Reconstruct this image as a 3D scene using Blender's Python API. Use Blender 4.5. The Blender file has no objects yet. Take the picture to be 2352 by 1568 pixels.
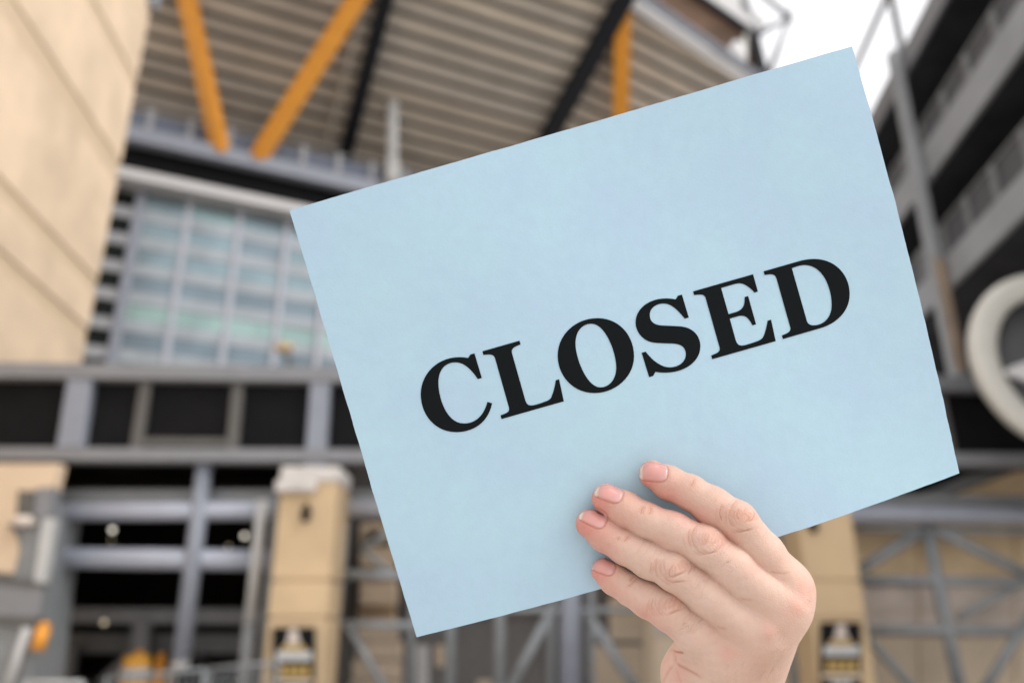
import bpy, bmesh, math, random
import numpy as np
from mathutils import Vector, Matrix
from mathutils.bvhtree import BVHTree
random.seed(7); np.random.seed(7)
scene = bpy.context.scene
col = scene.collection
R = math.radians

# ------------------------------------------------------------------ camera
CAM = Vector((0.0, 0.0, 1.62)); PITCH = R(20.0); FPX = 1830.0; CX, CY = 1176.0, 784.0
FWD = Vector((0, math.cos(PITCH), math.sin(PITCH)))
UPV = Vector((0, -math.sin(PITCH), math.cos(PITCH)))
RGT = Vector((1, 0, 0))
cd = bpy.data.cameras.new('camera'); cam = bpy.data.objects.new('camera', cd); col.objects.link(cam)
cam.location = CAM; cam.rotation_euler = (R(90) + PITCH, 0, 0)
cd.sensor_width = 36.0; cd.lens = 36.0 * FPX / 2352.0
cd.clip_start = 0.02; cd.clip_end = 2000
cd.dof.use_dof = True; cd.dof.focus_distance = 0.378; cd.dof.aperture_fstop = 4.6; cd.dof.aperture_blades = 0
scene.camera = cam

# ------------------------------------------------------------------ sky, sun, exposure
SUN_EL, SUN_AZ = R(42), R(112)      # azimuth clockwise from +Y: behind the camera, to the right
w = bpy.data.worlds.new('World'); scene.world = w; w.use_nodes = True
nt = w.node_tree; nt.nodes.clear()
out = nt.nodes.new('ShaderNodeOutputWorld'); bg = nt.nodes.new('ShaderNodeBackground')
sky = nt.nodes.new('ShaderNodeTexSky'); sky.sky_type = 'NISHITA'; sky.sun_disc = False
sky.sun_elevation = SUN_EL; sky.sun_rotation = SUN_AZ; sky.dust_density = 4.0; sky.air_density = 1.0; sky.ozone_density = 1.0
hs = nt.nodes.new('ShaderNodeHueSaturation'); hs.inputs['Saturation'].default_value = 0.10
mxs = nt.nodes.new('ShaderNodeMix'); mxs.data_type = 'RGBA'; mxs.inputs['Factor'].default_value = 0.7   # closed bright cloud cover over the blue
mxs.inputs['B'].default_value = (9.6, 9.5, 9.7, 1)
nt.links.new(sky.outputs[0], hs.inputs['Color']); nt.links.new(hs.outputs[0], mxs.inputs['A']); nt.links.new(mxs.outputs['Result'], bg.inputs['Color'])
bg.inputs['Strength'].default_value = 0.15
nt.links.new(bg.outputs[0], out.inputs['Surface'])
sd = bpy.data.lights.new('sun', 'SUN'); sd.energy = 1.5; sd.angle = R(40); sd.color = (1.0, 0.985, 0.965)
sun = bpy.data.objects.new('sun', sd); col.objects.link(sun); sun.location = (0, -5, 30)
sdir = Vector((math.sin(SUN_AZ) * math.cos(SUN_EL), math.cos(SUN_AZ) * math.cos(SUN_EL), math.sin(SUN_EL)))
sun.rotation_euler = sdir.to_track_quat('Z', 'Y').to_euler()
scene.render.engine = 'CYCLES'
scene.view_settings.view_transform = 'Standard'; scene.view_settings.look = 'None'
scene.view_settings.exposure = 0.2; scene.view_settings.gamma = 1.0
scene.view_settings.use_curve_mapping = False

# ------------------------------------------------------------------ helpers
def ray(x, y):
    return RGT * ((x - CX) / FPX) + UPV * ((CY - y) / FPX) + FWD
def hit(x, y, P, N):
    d = ray(x, y); return CAM + d * ((Vector(P) - CAM).dot(N) / d.dot(N))
def atY(x, y, Y): return hit(x, y, (0, Y, 0), Vector((0, 1, 0)))
def mpp(p):            # metres per picture unit at a point
    return (Vector(p) - CAM).dot(FWD) / FPX
def proj(p):
    d = Vector(p) - CAM; z = d.dot(FWD)
    return CX + FPX * d.dot(RGT) / z, CY - FPX * d.dot(UPV) / z

def tag(o, label=None, cat=None, group=None, kind=None):
    if label: o['label'] = label
    if cat: o['category'] = cat
    if group: o['group'] = group
    if kind: o['kind'] = kind
    return o
def thing(name, loc, label, cat, group=None):
    o = bpy.data.objects.new(name, None); col.objects.link(o); o.location = loc; o.empty_display_size = 0.2
    return tag(o, label, cat, group)
def mesh_obj(name, verts, faces, mat, parent=None, smooth=False):
    me = bpy.data.meshes.new(name); me.from_pydata([tuple(v) for v in verts], [], faces); me.update()
    o = bpy.data.objects.new(name, me); col.objects.link(o)
    if mat: me.materials.append(mat)
    if smooth: me.polygons.foreach_set('use_smooth', [True] * len(me.polygons))
    if parent:
        o.parent = parent; o.matrix_parent_inverse = world_inv(parent)
    return o
def world_inv(p):
    m = Matrix.Translation(p.location) @ p.rotation_euler.to_matrix().to_4x4()
    if p.parent: m = p.matrix_parent_inverse @ m; m = (Matrix.Translation(p.parent.location)) @ m
    return m.inverted()
BOXF = [(0, 3, 2, 1), (4, 5, 6, 7), (0, 1, 5, 4), (1, 2, 6, 5), (2, 3, 7, 6), (3, 0, 4, 7)]
def box_pts(p, q, wd, ht, upref=None):
    p, q = Vector(p), Vector(q); a = (q - p).normalized()
    ref = Vector(upref) if upref is not None else (Vector((0, 0, 1)) if abs(a.z) < 0.9 else Vector((0, 1, 0)))
    s = a.cross(ref).normalized(); u = s.cross(a).normalized()
    v = []
    for c in (p, q):
        for sx, sy in ((-1, -1), (1, -1), (1, 1), (-1, 1)):
            v.append(c + s * (wd / 2 * sx) + u * (ht / 2 * sy))
    return v
def bevel_mesh(o, wdt, seg=2):
    bm = bmesh.new(); bm.from_mesh(o.data)
    bmesh.ops.bevel(bm, geom=list(bm.edges), offset=wdt, segments=seg, profile=0.5, affect='EDGES')
    bm.to_mesh(o.data); bm.free(); return o
def bar(name, parent, p, q, wd, ht, mat, upref=None, bev=None):
    """box from p to q; wd across (horizontal), ht along upref"""
    o = mesh_obj(name, box_pts(p, q, wd, ht, upref), BOXF, mat, parent)
    if bev is None: bev = min(wd, ht) * 0.08
    if bev > 0: bevel_mesh(o, bev)
    return o
def tube(name, parent, p, q, r, mat, r2=None, n=16):
    p, q = Vector(p), Vector(q); a = (q - p).normalized(); r2 = r if r2 is None else r2
    ref = Vector((0, 0, 1)) if abs(a.z) < 0.9 else Vector((1, 0, 0))
    s = a.cross(ref).normalized(); u = s.cross(a)
    v, f = [], []
    for c, rr in ((p, r), (q, r2)):
        for i in range(n):
            t = 2 * math.pi * i / n; v.append(c + (s * math.cos(t) + u * math.sin(t)) * rr)
    for i in range(n): j = (i + 1) % n; f.append((i, j, n + j, n + i))
    f.append(tuple(range(n - 1, -1, -1))); f.append(tuple(range(n, 2 * n)))
    o = mesh_obj(name, v, f, mat, parent)
    for pl in o.data.polygons: pl.use_smooth = len(pl.vertices) == 4
    return o
def slab(name, parent, quad, thick, mat, bev=0.0):
    """thick plate from 4 corner points, extruded away from the camera along its normal"""
    q = [Vector(p) for p in quad]; n = (q[1] - q[0]).cross(q[3] - q[0]).normalized()
    if n.dot(q[0] - CAM) < 0: n = -n
    o = mesh_obj(name, q + [p + n * thick for p in q], BOXF, mat, parent)
    bm = bmesh.new(); bm.from_mesh(o.data); bmesh.ops.recalc_face_normals(bm, faces=bm.faces); bm.to_mesh(o.data); bm.free()
    if bev: bevel_mesh(o, bev)
    return o
def lathe(name, parent, base, prof, mat, n=24, axis=Vector((0, 0, 1))):
    base = Vector(base); ref = Vector((1, 0, 0)) if abs(axis.x) < 0.9 else Vector((0, 1, 0))
    s = axis.cross(ref).normalized(); u = axis.cross(s)
    v, f = [], []
    for (r, z) in prof:
        for i in range(n):
            t = 2 * math.pi * i / n; v.append(base + axis * z + (s * math.cos(t) + u * math.sin(t)) * r)
    for k in range(len(prof) - 1):
        for i in range(n):
            j = (i + 1) % n; f.append((k * n + i, k * n + j, (k + 1) * n + j, (k + 1) * n + i))
    f.append(tuple(range(n - 1, -1, -1))); f.append(tuple(range((len(prof) - 1) * n, len(prof) * n)))
    o = mesh_obj(name, v, f, mat, parent, True)
    bm = bmesh.new(); bm.from_mesh(o.data); bmesh.ops.recalc_face_normals(bm, faces=bm.faces); bm.to_mesh(o.data); bm.free()
    return o

# ------------------------------------------------------------------ materials
def mat(name, c, rough=0.6, metal=0.0, var=0.12, scale=3.0, bump=0.0, bscale=40.0, spec=0.5, c2=None):
    m = bpy.data.materials.new(name); m.use_nodes = True; t = m.node_tree; b = t.nodes['Principled BSDF']
    b.inputs['Roughness'].default_value = rough; b.inputs['Metallic'].default_value = metal
    b.inputs['Specular IOR Level'].default_value = spec
    tc = t.nodes.new('ShaderNodeTexCoord'); n = t.nodes.new('ShaderNodeTexNoise')
    n.inputs['Scale'].default_value = scale; n.inputs['Detail'].default_value = 5
    t.links.new(tc.outputs['Object'], n.inputs['Vector'])
    r = t.nodes.new('ShaderNodeValToRGB'); r.color_ramp.elements[0].position = 0.3; r.color_ramp.elements[1].position = 0.7
    lo = c2 if c2 else tuple(x * (1 - var) for x in c); hi = c if c2 else tuple(min(1, x * (1 + var)) for x in c)
    r.color_ramp.elements[0].color = (*lo, 1); r.color_ramp.elements[1].color = (*hi, 1)
    t.links.new(n.outputs['Fac'], r.inputs['Fac']); t.links.new(r.outputs['Color'], b.inputs['Base Color'])
    if bump:
        n2 = t.nodes.new('ShaderNodeTexNoise'); n2.inputs['Scale'].default_value = bscale; n2.inputs['Detail'].default_value = 6
        t.links.new(tc.outputs['Object'], n2.inputs['Vector'])
        bp = t.nodes.new('ShaderNodeBump'); bp.inputs['Strength'].default_value = bump; bp.inputs['Distance'].default_value = 0.02
        t.links.new(n2.outputs['Fac'], bp.inputs['Height']); t.links.new(bp.outputs['Normal'], b.inputs['Normal'])
    return m
def emis(name, c, s):
    m = bpy.data.materials.new(name); m.use_nodes = True; b = m.node_tree.nodes['Principled BSDF']
    b.inputs['Base Color'].default_value = (*c, 1); b.inputs['Emission Color'].default_value = (*c, 1); b.inputs['Emission Strength'].default_value = s
    return m
M = {}
M['stone'] = mat('limestone', (0.70, 0.54, 0.38), 0.85, var=0.13, scale=0.7, bump=0.25, bscale=9)
M['joint'] = mat('recessed joint stone', (0.60, 0.46, 0.31), 0.9, var=0.05)
M['pillar'] = mat('pillar stone', (0.60, 0.44, 0.265), 0.85, var=0.10, scale=0.9, bump=0.25, bscale=9)
M['tan'] = mat('tan concrete', (0.72, 0.58, 0.42), 0.85, var=0.16, scale=0.7, bump=0.2)
M['grey'] = mat('grey painted steel', (0.225, 0.228, 0.24), 0.45, var=0.06)
M['midgrey'] = mat('mid grey steel', (0.20, 0.205, 0.205), 0.5, var=0.08)
M['silver'] = mat('silver painted steel', (0.265, 0.285, 0.335), 0.4, var=0.06)
M['pipe'] = mat('pale pipe paint', (0.43, 0.455, 0.53), 0.4, var=0.06)
M['galv'] = mat('galvanised steel', (0.27, 0.285, 0.295), 0.5, metal=0.2, var=0.15, scale=6)
M['lightgrey'] = mat('pale grey steel', (0.52, 0.52, 0.51), 0.45, var=0.05)
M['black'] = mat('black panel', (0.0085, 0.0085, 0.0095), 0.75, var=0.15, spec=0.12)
M['dark'] = mat('concourse shade tone', (0.040, 0.034, 0.030), 0.9, var=0.3, scale=0.8, spec=0.1)  # the shade of the deep interior is put into this near-black colour
M['darkgrey'] = mat('dark grey steel', (0.07, 0.07, 0.072), 0.6, var=0.1)
M['girder'] = mat('navy black girder', (0.008, 0.009, 0.013), 0.5, var=0.1, spec=0.3)
M['white'] = mat('white painted metal', (0.66, 0.645, 0.64), 0.5, var=0.03)
M['orange'] = mat('orange painted steel', (0.80, 0.33, 0.035), 0.45, var=0.07, scale=2)
DECK = [mat('precast deck %d' % i, c, 0.9, var=0.13, scale=0.35, bump=0.1) for i, c in enumerate(((0.53, 0.465, 0.385), (0.48, 0.425, 0.36), (0.56, 0.485, 0.395), (0.50, 0.43, 0.35)))]; M['deck'] = DECK[0]
M['deckgap'] = mat('gap shade backing', (0.05, 0.042, 0.035), 0.9)  # near-black, puts the shaded lines into the slab gaps
M['brown'] = mat('brown soffit', (0.13, 0.075, 0.045), 0.8, var=0.35, scale=0.6)
M['cream'] = mat('cream enamel', (0.62, 0.60, 0.54), 0.35, var=0.03)
M['gold'] = mat('gold paint', (0.50, 0.33, 0.10), 0.5, var=0.1)
M['concrete'] = mat('plaza concrete', (0.50, 0.48, 0.45), 0.9, var=0.15, scale=0.3, bump=0.15)
M['rust'] = mat('rust stained steel', (0.33, 0.25, 0.18), 0.6, var=0.2, scale=1.5)
M['galv2'] = mat('weathered post', (0.34, 0.345, 0.36), 0.5)
M['bluegrey'] = mat('blue grey panel', (0.12, 0.14, 0.19), 0.6)
M['beam'] = mat('weathered beam steel', (0.33, 0.342, 0.355), 0.5, var=0.1, scale=1.2)
M['parapet'] = mat('grey mesh infill', (0.085, 0.085, 0.09), 0.6)
M['fascia'] = mat('grey fascia steel', (0.16, 0.16, 0.165), 0.6)  # dark grey of the concourse fascia, column and brace
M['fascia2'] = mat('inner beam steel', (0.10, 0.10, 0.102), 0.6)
M['stone2'] = mat('pale band stone', (0.66, 0.57, 0.50), 0.85, var=0.18, scale=1.5)
M['capstone'] = mat('pale capstone', (0.60, 0.565, 0.53), 0.7)
M['amber'] = mat('amber plastic', (0.85, 0.42, 0.05), 0.45)
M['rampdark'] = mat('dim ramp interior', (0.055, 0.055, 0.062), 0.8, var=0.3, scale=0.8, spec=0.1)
M['lamp'] = emis('lamp glass', (1.0, 0.93, 0.78), 1.8)
M['lampdim'] = emis('dim lamp glass', (1.0, 0.86, 0.6), 0.5)
def glass_mat(name, c, metal, rough=0.12):
    return mat(name, c, rough, metal=metal, var=0.18, scale=0.8, spec=0.8)
GLASS = [glass_mat('reflective glass %d' % i, c, 0.75, 0.28) for i, c in enumerate(((0.20, 0.265, 0.29), (0.17, 0.215, 0.245), (0.235, 0.325, 0.33), (0.255, 0.36, 0.335)))]
M['glassband'] = glass_mat('spandrel glass', (0.335, 0.37, 0.40), 0.2, 0.4)
M['mullion'] = mat('pale mullion paint', (0.47, 0.48, 0.54), 0.4, var=0.04)
M['darkglass'] = mat('dark louvre void', (0.010, 0.013, 0.012), 0.6, var=0.4, spec=0.1)

# ------------------------------------------------------------------ ground
g = mesh_obj('ground', [(-400, -300, 0), (400, -300, 0), (400, 600, 0), (-400, 600, 0)], [(0, 1, 2, 3)], M['concrete'])
tag(g, 'pale concrete plaza in front of the stadium gates', None, kind='structure')

# planes of the place
GP, GN = Vector((0, 16, 0)), Vector((-0.035, 1, 0)).normalized()
WP, WN = Vector((-12.5, 22, 0)), Vector((1, 0.10, 0)).normalized()
D1 = Vector((0.906, 0.423, 0)); N1 = Vector((0.423, -0.906, 0))
FP = Vector((-16.2, 31.3, 0))
def G(x, y, off=0.0): return hit(x, y, GP + GN * off, GN)
def Fh(x, y, off=0.0): return hit(x, y, FP + N1 * off, N1)
def W(x, y): return hit(x, y, WP, WN)

# ------------------------------------------------------------------ stone building on the left
wd_ = Vector((-0.10, 1, 0)).normalized()
edge = Vector((-12.5, 22, 0))
sb = thing('stone_building', edge, 'tall beige limestone building wall with slanting joint lines at left edge of picture', 'building')
core0 = [edge - WN * 0.05 + wd_ * (-14), edge - WN * 0.05, edge - WN * 9, edge - WN * 9 + wd_ * (-14)]
zlow = 0.0
mesh_obj('wall_core', [p + Vector((0, 0, 0.02)) for p in core0] + [p + Vector((0, 0, 25.9)) for p in core0],
         [(3, 2, 1, 0), (4, 5, 6, 7), (0, 1, 5, 4), (1, 2, 6, 5), (2, 3, 7, 6), (3, 0, 4, 7)], M['joint'], sb)
# stone courses between the joints seen in the picture (heights from the joints at the corner)
jn = [(W(0, 1165).z, .42), (W(172, 745).z, .42), (W(204, 640).z, .42), (W(258, 372).z, .70), (W(312, 195).z, .42)]
jn += [(jn[-1][0] + 3.4, .46), (jn[-1][0] + 6.5, .3)]
zprev = zlow
for (zz_, gp) in jn + [(26.0, 0)]:
    z0, z1 = zprev, zz_ - gp / 2; zprev = zz_ + gp / 2; zc = (z0 + z1) / 2
    bar('stone_course', sb, edge - WN * 0.06 + wd_ * (-14) + Vector((0, 0, zc)), edge - WN * 0.06 + Vector((0, 0, zc)), 0.12, z1 - z0, M['stone'], bev=0.04)
pb = edge + Vector((0.12, -0.2, hit(343, 12, edge, Vector((0, 1, 0))).z)); bar('bracket', sb, pb + Vector((0, 0, -0.25)), pb + Vector((0, 0, 0.9)), 0.35, 0.35, M['silver'])

# ------------------------------------------------------------------ glass fronted building behind
gb_ = thing('glass_building', FP, 'glass fronted stadium building with pale grid of mullions left of the sign', 'building')
ztop = Fh(300, 395).z; zbot = Fh(300, 850).z - 0.6
def ft(x, y): return (Fh(x, y) - FP).dot(D1)
ts = [ft(232, 650) - 0.9, ft(289, 650), ft(410, 636), ft(532, 650), ft(645, 660), ft(740, 670)]
while len(ts) < 13: ts.append(ts[-1] + (ts[3] - ts[2]) * 0.98)
zs = [Fh(342, y).z for y in (823, 759, 693, 628, 566, 500, 437)]
dz = (zs[-1] - zs[0]) / 6
def FQ(t, z, off=0.0): return FP + D1 * t + N1 * off + Vector((0, 0, z))
slab('wall', gb_, [FQ(ts[0], 6.8, -0.5), FQ(ts[-1], 6.8, -0.5), FQ(ts[-1], ztop, -0.5), FQ(ts[0], ztop, -0.5)], 6.0, M['darkgrey'])
for i in range(len(ts) - 1):
    for k in range(-1, 7):
        zc = zs[0] + dz * k
        a, b = ts[i] + 0.03, ts[i + 1] - 0.03
        g1, g2 = zc + dz * 0.22, min(zc + dz * 0.78, ztop - 0.05)
        if g2 - g1 > 0.05:
            slab('pane', gb_, [FQ(a, g1), FQ(b, g1), FQ(b, g2), FQ(a, g2)], 0.03, M['darkglass'] if i == 0 else GLASS[{0: 1, 1: 3, 2: 1, 3: 0}.get(k, random.choice((0, 2, 0, 1)))])
        h1, h2 = zc - dz * 0.21, min(zc + dz * 0.21, ztop - 0.03)
        if h2 - h1 > 0.05:
            slab('spandrel', gb_, [FQ(a, h1, 0.05), FQ(b, h1, 0.05), FQ(b, h2, 0.05), FQ(a, h2, 0.05)], 0.07, M['galv2'] if i == 0 else M['glassband'])
for i, t in enumerate(ts):
    wdt = 0.42 if i == 1 else 0.25
    bar('mullion', gb_, FQ(t, zbot, 0.08), FQ(t, ztop, 0.08), wdt, 0.2, M['mullion'] if i != 1 else M['silver'], upref=N1)
# ledge above the glass: white soffit band, black bar painted as shadow, grey edge beam
L = ts[-1] - ts[0]
z_w = Fh(400, 418, 1.0).z; z_b = Fh(500, 355, 1.3).z
h_w = 24 * mpp(Fh(400, 418)); h_b = 36 * mpp(Fh(500, 355))
ledge = bar('ledge_beam', gb_, FQ(ts[0], z_b, 1.3), FQ(ts[-1], z_b, 1.3), 0.5, h_b, M['silver'])
bar('soffit_band', gb_, FQ(ts[0], z_w, 0.55), FQ(ts[-1], z_w, 0.55), 0.9, h_w, M['white'])
bar('painted_shadow', gb_, FQ(ts[0], (z_w + z_b) / 2, 0.5), FQ(ts[-1], (z_w + z_b) / 2, 0.5), 0.6, (z_b - z_w) - h_w / 2 - h_b / 2 + 0.1, M['black'])
slab('terrace', gb_, [FQ(ts[0], z_b + 0.05, 1.0), FQ(ts[-1], z_b + 0.05, 1.0), FQ(ts[-1], z_b + 0.05, -5), FQ(ts[0], z_b + 0.05, -5)], 0.2, M['grey'])

# railing on the ledge
rl = thing('terrace_railing', FQ(0, z_b + h_b / 2, 1.2), 'low railing with grey posts and dark panels along the ledge under the stand', 'railing')
zr0 = z_b + h_b / 2; hr = 60 * mpp(Fh(500, 355))
npost = 16
for i in range(npost):
    t = ts[0] + L * i / (npost - 1)
    bar('post', rl, FQ(t, zr0, 1.2), FQ(t, zr0 + hr, 1.2), 0.27, 0.1, M['galv2'], upref=N1)
    if i < npost - 1:
        t2 = ts[0] + L * (i + 1) / (npost - 1)
        slab('infill_panel', rl, [FQ(t + 0.09, zr0 + 0.05, 1.15), FQ(t2 - 0.09, zr0 + 0.05, 1.15), FQ(t2 - 0.09, zr0 + hr * 0.8, 1.15), FQ(t + 0.09, zr0 + hr * 0.8, 1.15)], 0.03, M['bluegrey'])
bar('top_rail', rl, FQ(ts[0], zr0 + hr, 1.2), FQ(ts[-1], zr0 + hr, 1.2), 0.08, 0.08, M['midgrey'])
# mast
mp = Fh(901, 412, 1.7); mt = hit(903, 168, mp, Vector((0, 1, 0)))
ms = thing('mast', Vector((mp.x, mp.y, mp.z)), 'slim pale lilac pole standing on the ledge above the sign', 'pole')
tube('pole', ms, mp + Vector((0, 0, -0.4)), mt, 18 * mpp(mp) / 1.3, M['lightgrey'])
tube('base_sleeve', ms, mp + Vector((0, 0, -0.5)), hit(901, 372, mp, Vector((0, 1, 0))), 18 * mpp(mp), M['lightgrey'])

# ------------------------------------------------------------------ raked stand overhead
Q0 = Fh(600, 352, -2.0)
SL = R(32)
S1 = (N1 * math.cos(SL) + Vector((0, 0, math.sin(SL)))).normalized()
DN = D1.cross(S1).normalized()
def DK(x, y, off=0.0): return hit(x, y, Q0, DN)
def sc(p): v = p - Q0; return v.dot(D1), v.dot(S1)
def dp(a, s, off=0.0): return Q0 + D1 * a + S1 * s + DNC * off
DNC = -DN if DN.dot(CAM - Q0) < 0 else DN      # towards the camera side (below the deck)
st = thing('stadium_stand', Vector((Q0.x, Q0.y, 0)), 'underside of raked upper seating stand with beige ribs, black girders and orange struts', 'stand')
r1a, r1b = sc(DK(795, 335)), sc(DK(882, 0)); r2a, r2b = sc(DK(1255, 310)), sc(DK(1424, 0))
def rline(ra, rb, s): k = (s - ra[1]) / (rb[1] - ra[1]); return ra[0] + (rb[0] - ra[0]) * k
s_lo = -2.5; s_hi = sc(DK(1100, -120))[1] + 1.5
pitch = (sc(DK(1100, 30))[1] - sc(DK(1100, 300))[1]) / 6.6
nrib = int((s_hi - s_lo) / pitch) + 1
aL = ts[0] - 6.0
for k in range(nrib):
    s = s_lo + pitch * (k + 0.5)
    segs = [(aL, rline(r1a, r1b, s) - 0.05), (rline(r1a, r1b, s) + 0.05, rline(r2a, r2b, s))]
    for (a0, a1) in segs:
        if a1 - a0 > 0.3: bar('riser_slab', st, dp(a0, s), dp(a1, s), pitch * 0.75, 0.05, random.choice(DECK), upref=DNC, bev=0.015)
slab('gap_backing', st, [dp(aL, s_lo, -0.55), dp(rline(r2a, r2b, s_lo), s_lo, -0.55), dp(rline(r2a, r2b, s_hi), s_hi, -0.55), dp(aL, s_hi, -0.55)], 0.3, M['deckgap'])  # dark sheet added behind the slabs for shaded rib lines
gw = 30 * mpp(DK(840, 170))
bar('girder', st, dp(rline(r1a, r1b, s_lo), s_lo, 0.35), dp(rline(r1a, r1b, s_hi), s_hi, 0.35), gw, 0.5, M['girder'], upref=DNC)
gw2 = 42 * mpp(DK(1340, 170))
bar('girder', st, dp(rline(r2a, r2b, s_lo), s_lo, 0.35), dp(rline(r2a, r2b, s_hi), s_hi, 0.35), gw2, 0.5, M['girder'], upref=DNC)
# thin conduit beside the first girder
bar('conduit', st, DK(748, 330) + DNC * 0.3, DK(838, -10) + DNC * 0.3, 0.17, 0.12, M['deck'], upref=DNC)
# turned end bay
A2, B2 = dp(*r2a), dp(*r2b); RD = (B2 - A2).normalized()
D2 = Vector((math.sin(R(56)), math.cos(R(56)), 0))
BN = D2.cross(RD).normalized()
def DB(x, y): return hit(x, y, A2, BN)
bnc = BN if BN.dot(CAM - A2) > 0 else -BN
e0, e1 = DB(1432, -6), DB(1745, 205)
ed = (e1 - e0)
def cross_edge(p):      # where p + D2*k meets the edge line e0-e1 (all in plane B)
    a = np.array([[D2.dot(RD), -ed.dot(RD)], [D2.dot(D2), -ed.dot(D2)]]); b = np.array([(e0 - p).dot(RD), (e0 - p).dot(D2)])
    k = np.linalg.solve(a, b); return k[0]
ln = (B2 - A2).length
k = 0; s = -2.5
while s < ln + 0.2:
    p = A2 + RD * s; kk = cross_edge(p)
    if 0.3 < kk: bar('riser_slab', st, p, p + D2 * min(kk, 26), pitch * 0.75, 0.05, random.choice(DECK), upref=bnc, bev=0.015)
    s += pitch
slab('gap_backing', st, [A2 - RD * 2.5 - bnc * .55, A2 - RD * 2.5 + D2 * 26 - bnc * .55, e1 - bnc * .55, e0 - bnc * .55], 0.25, M['deckgap'])
edw = 26 * mpp(e0)
bar('edge_beam', st, e0 + bnc * 0.2, e1 + bnc * 0.2, edw * 0.9, 0.5, M['white'], upref=bnc)
en = bnc.cross(ed.normalized()); en = en if en.z > 0 else -en
bar('edge_cap', st, e0 + bnc * 0.1 + en * edw * 0.9, e1 + bnc * 0.1 + en * edw * 0.9, edw * 0.75, 0.35, M['silver'], upref=bnc)
# orange struts
def strut(x0, y0, off, x1, y1, wpx, onB=False):
    p = Fh(x0, y0, off); q = (DB(x1, y1) if onB else DK(x1, y1))
    bar('strut', st, p, q, wpx * mpp(p), wpx * mpp(p), M['orange'], bev=0.05)
strut(508, 352, 1.3, 419, -50, 32); strut(590, 366, 1.3, 856, -58, 33); strut(1422, 470, 1.3, 1429, 22, 33, True)
# far end of the stand against the sky: brown soffit, pale roof beam, dark post, roof truss
YE = 46.0
es = thing('stand_roof_end', Vector((atY(1740, 160, YE).x, YE, 0)), 'far roof end of the stand with brown soffit and pale truss against the sky', 'stand')
def E_(x, y, o=0.0): return atY(x, y, YE + o)
slab('soffit', es, [E_(1440, -60), E_(1560, -60), E_(1742, 92), E_(1735, 190)], 0.4, M['brown'])
bar('roof_beam', es, E_(1530, -88, -.3), E_(1748, 62, -.3), 0.5, 46 * mpp(E_(1680, 40)), M['white'], upref=(0, 0, 1))
bar('dark_edge', es, E_(1545, -52, -.2), E_(1741, 88, -.2), 0.5, 16 * mpp(E_(1680, 40)), M['girder'])
bar('end_post', es, E_(1731, 84, -.4), E_(1756, 190, -.4), 0.5, 30 * mpp(E_(1750, 120)), M['girder'])
for (a, b, c, d, wpx) in ((1745, -15, 1812, 38, 12), (1812, 38, 1745, 78, 11), (1813, 42, 1768, 165, 12), (1705, -20, 1716, 22, 16), (1716, 22, 1748, 76, 8)):
    tube('truss_tube', es, E_(a, b, -.5), E_(c, d, -.5), wpx * 0.5 * mpp(E_(a, b)) * 1.25, M['galv2'])
tube('truss_node', es, E_(1812, 28, -.6), E_(1812, 52, -.6), 8 * mpp(E_(1812, 40)), M['midgrey'])
fl = thing('floodlight', E_(1694, 125, -.8), 'round white floodlight under the brown soffit at the stand end', 'floodlight')
m_ = mpp(E_(1694, 120))
lathe('lamp_body', fl, E_(1697, 152, -.8), [(8 * m_, 0), (17 * m_, 10 * m_), (19 * m_, 30 * m_), (17 * m_, 52 * m_), (8 * m_, 64 * m_)], M['white'])
bar('bracket', fl, E_(1712, 140, -.4), E_(1712, 80, -.4), 8 * m_, 8 * m_, M['cream'])

# ------------------------------------------------------------------ ramp structure on the right
RPP = Vector((12.5, 20.8, 0)); RD_ = Vector((0.11, 1, 0)).normalized(); RN = Vector((1, -0.11, 0)).normalized()
def RP(x, y, off=0.0): return hit(x, y, RPP + RN * off, RN)
rp = thing('ramp_tower', RPP, 'dark multi-level walkway tower with sloping grey beams behind the right side of the sign', 'ramp')
tpost = (RP(2110, 300) - RPP).dot(RD_)
def Rz(x, y): return RP(x, y).z
T0, T1 = -15.0, 14.0
zB1t = Rz(2072, 122); zB1b = Rz(2085, 168); zP1 = Rz(2113, 278); zB2t = Rz(2126, 338); zB2b = Rz(2141, 409); zB3t = Rz(2169, 598); zB3b = Rz(2184, 664)
zP2 = Rz(2152, 522); zRail = Rz(2036, -6)
def rq(t, z, off=0.0): return RPP + RD_ * t + RN * off + Vector((0, 0, z))
def rbar(name, z, h, wd, m, off=0.0): return bar(name, rp, rq(T0, z, off), rq(T1, z, off), wd, h, m)
rbar('beam', (zB1t + zB1b) / 2, zB1t - zB1b, 0.1, M['grey'])
rbar('beam', (zB2t + zB2b) / 2, zB2t - zB2b, 0.14, M['beam'])
rbar('beam', (zB3t + zB3b) / 2, zB3t - zB3b, 0.14, M['beam'])
rbar('top_rail', zRail, 0.26, 0.12, M['grey'])
rbar('handrail', zP1, 0.08, 0.08, M['midgrey'], 0.1); rbar('handrail', zP2, 0.08, 0.08, M['midgrey'], 0.1)
for (za, zb) in ((zB2t, zP1), (zB3t, zP2)):
    t = T0 + 0.55
    while t < T1 - 1.5:
        slab('parapet_panel', rp, [rq(t + .17, za, .12), rq(t + 1.43, za, .12), rq(t + 1.43, zb - .06, .12), rq(t + .17, zb - .06, .12)], 0.04, M['parapet'])
        bar('baluster', rp, rq(t, za, .08), rq(t, zb, .08), 0.24, 0.1, M['midgrey'], upref=RN); t += 1.6
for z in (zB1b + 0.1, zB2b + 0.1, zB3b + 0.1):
    slab('floor_slab', rp, [rq(T0, z, .2), rq(T0, z, 9), rq(T1, z, 9), rq(T1, z, .2)], 0.3, M['rampdark'])
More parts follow.
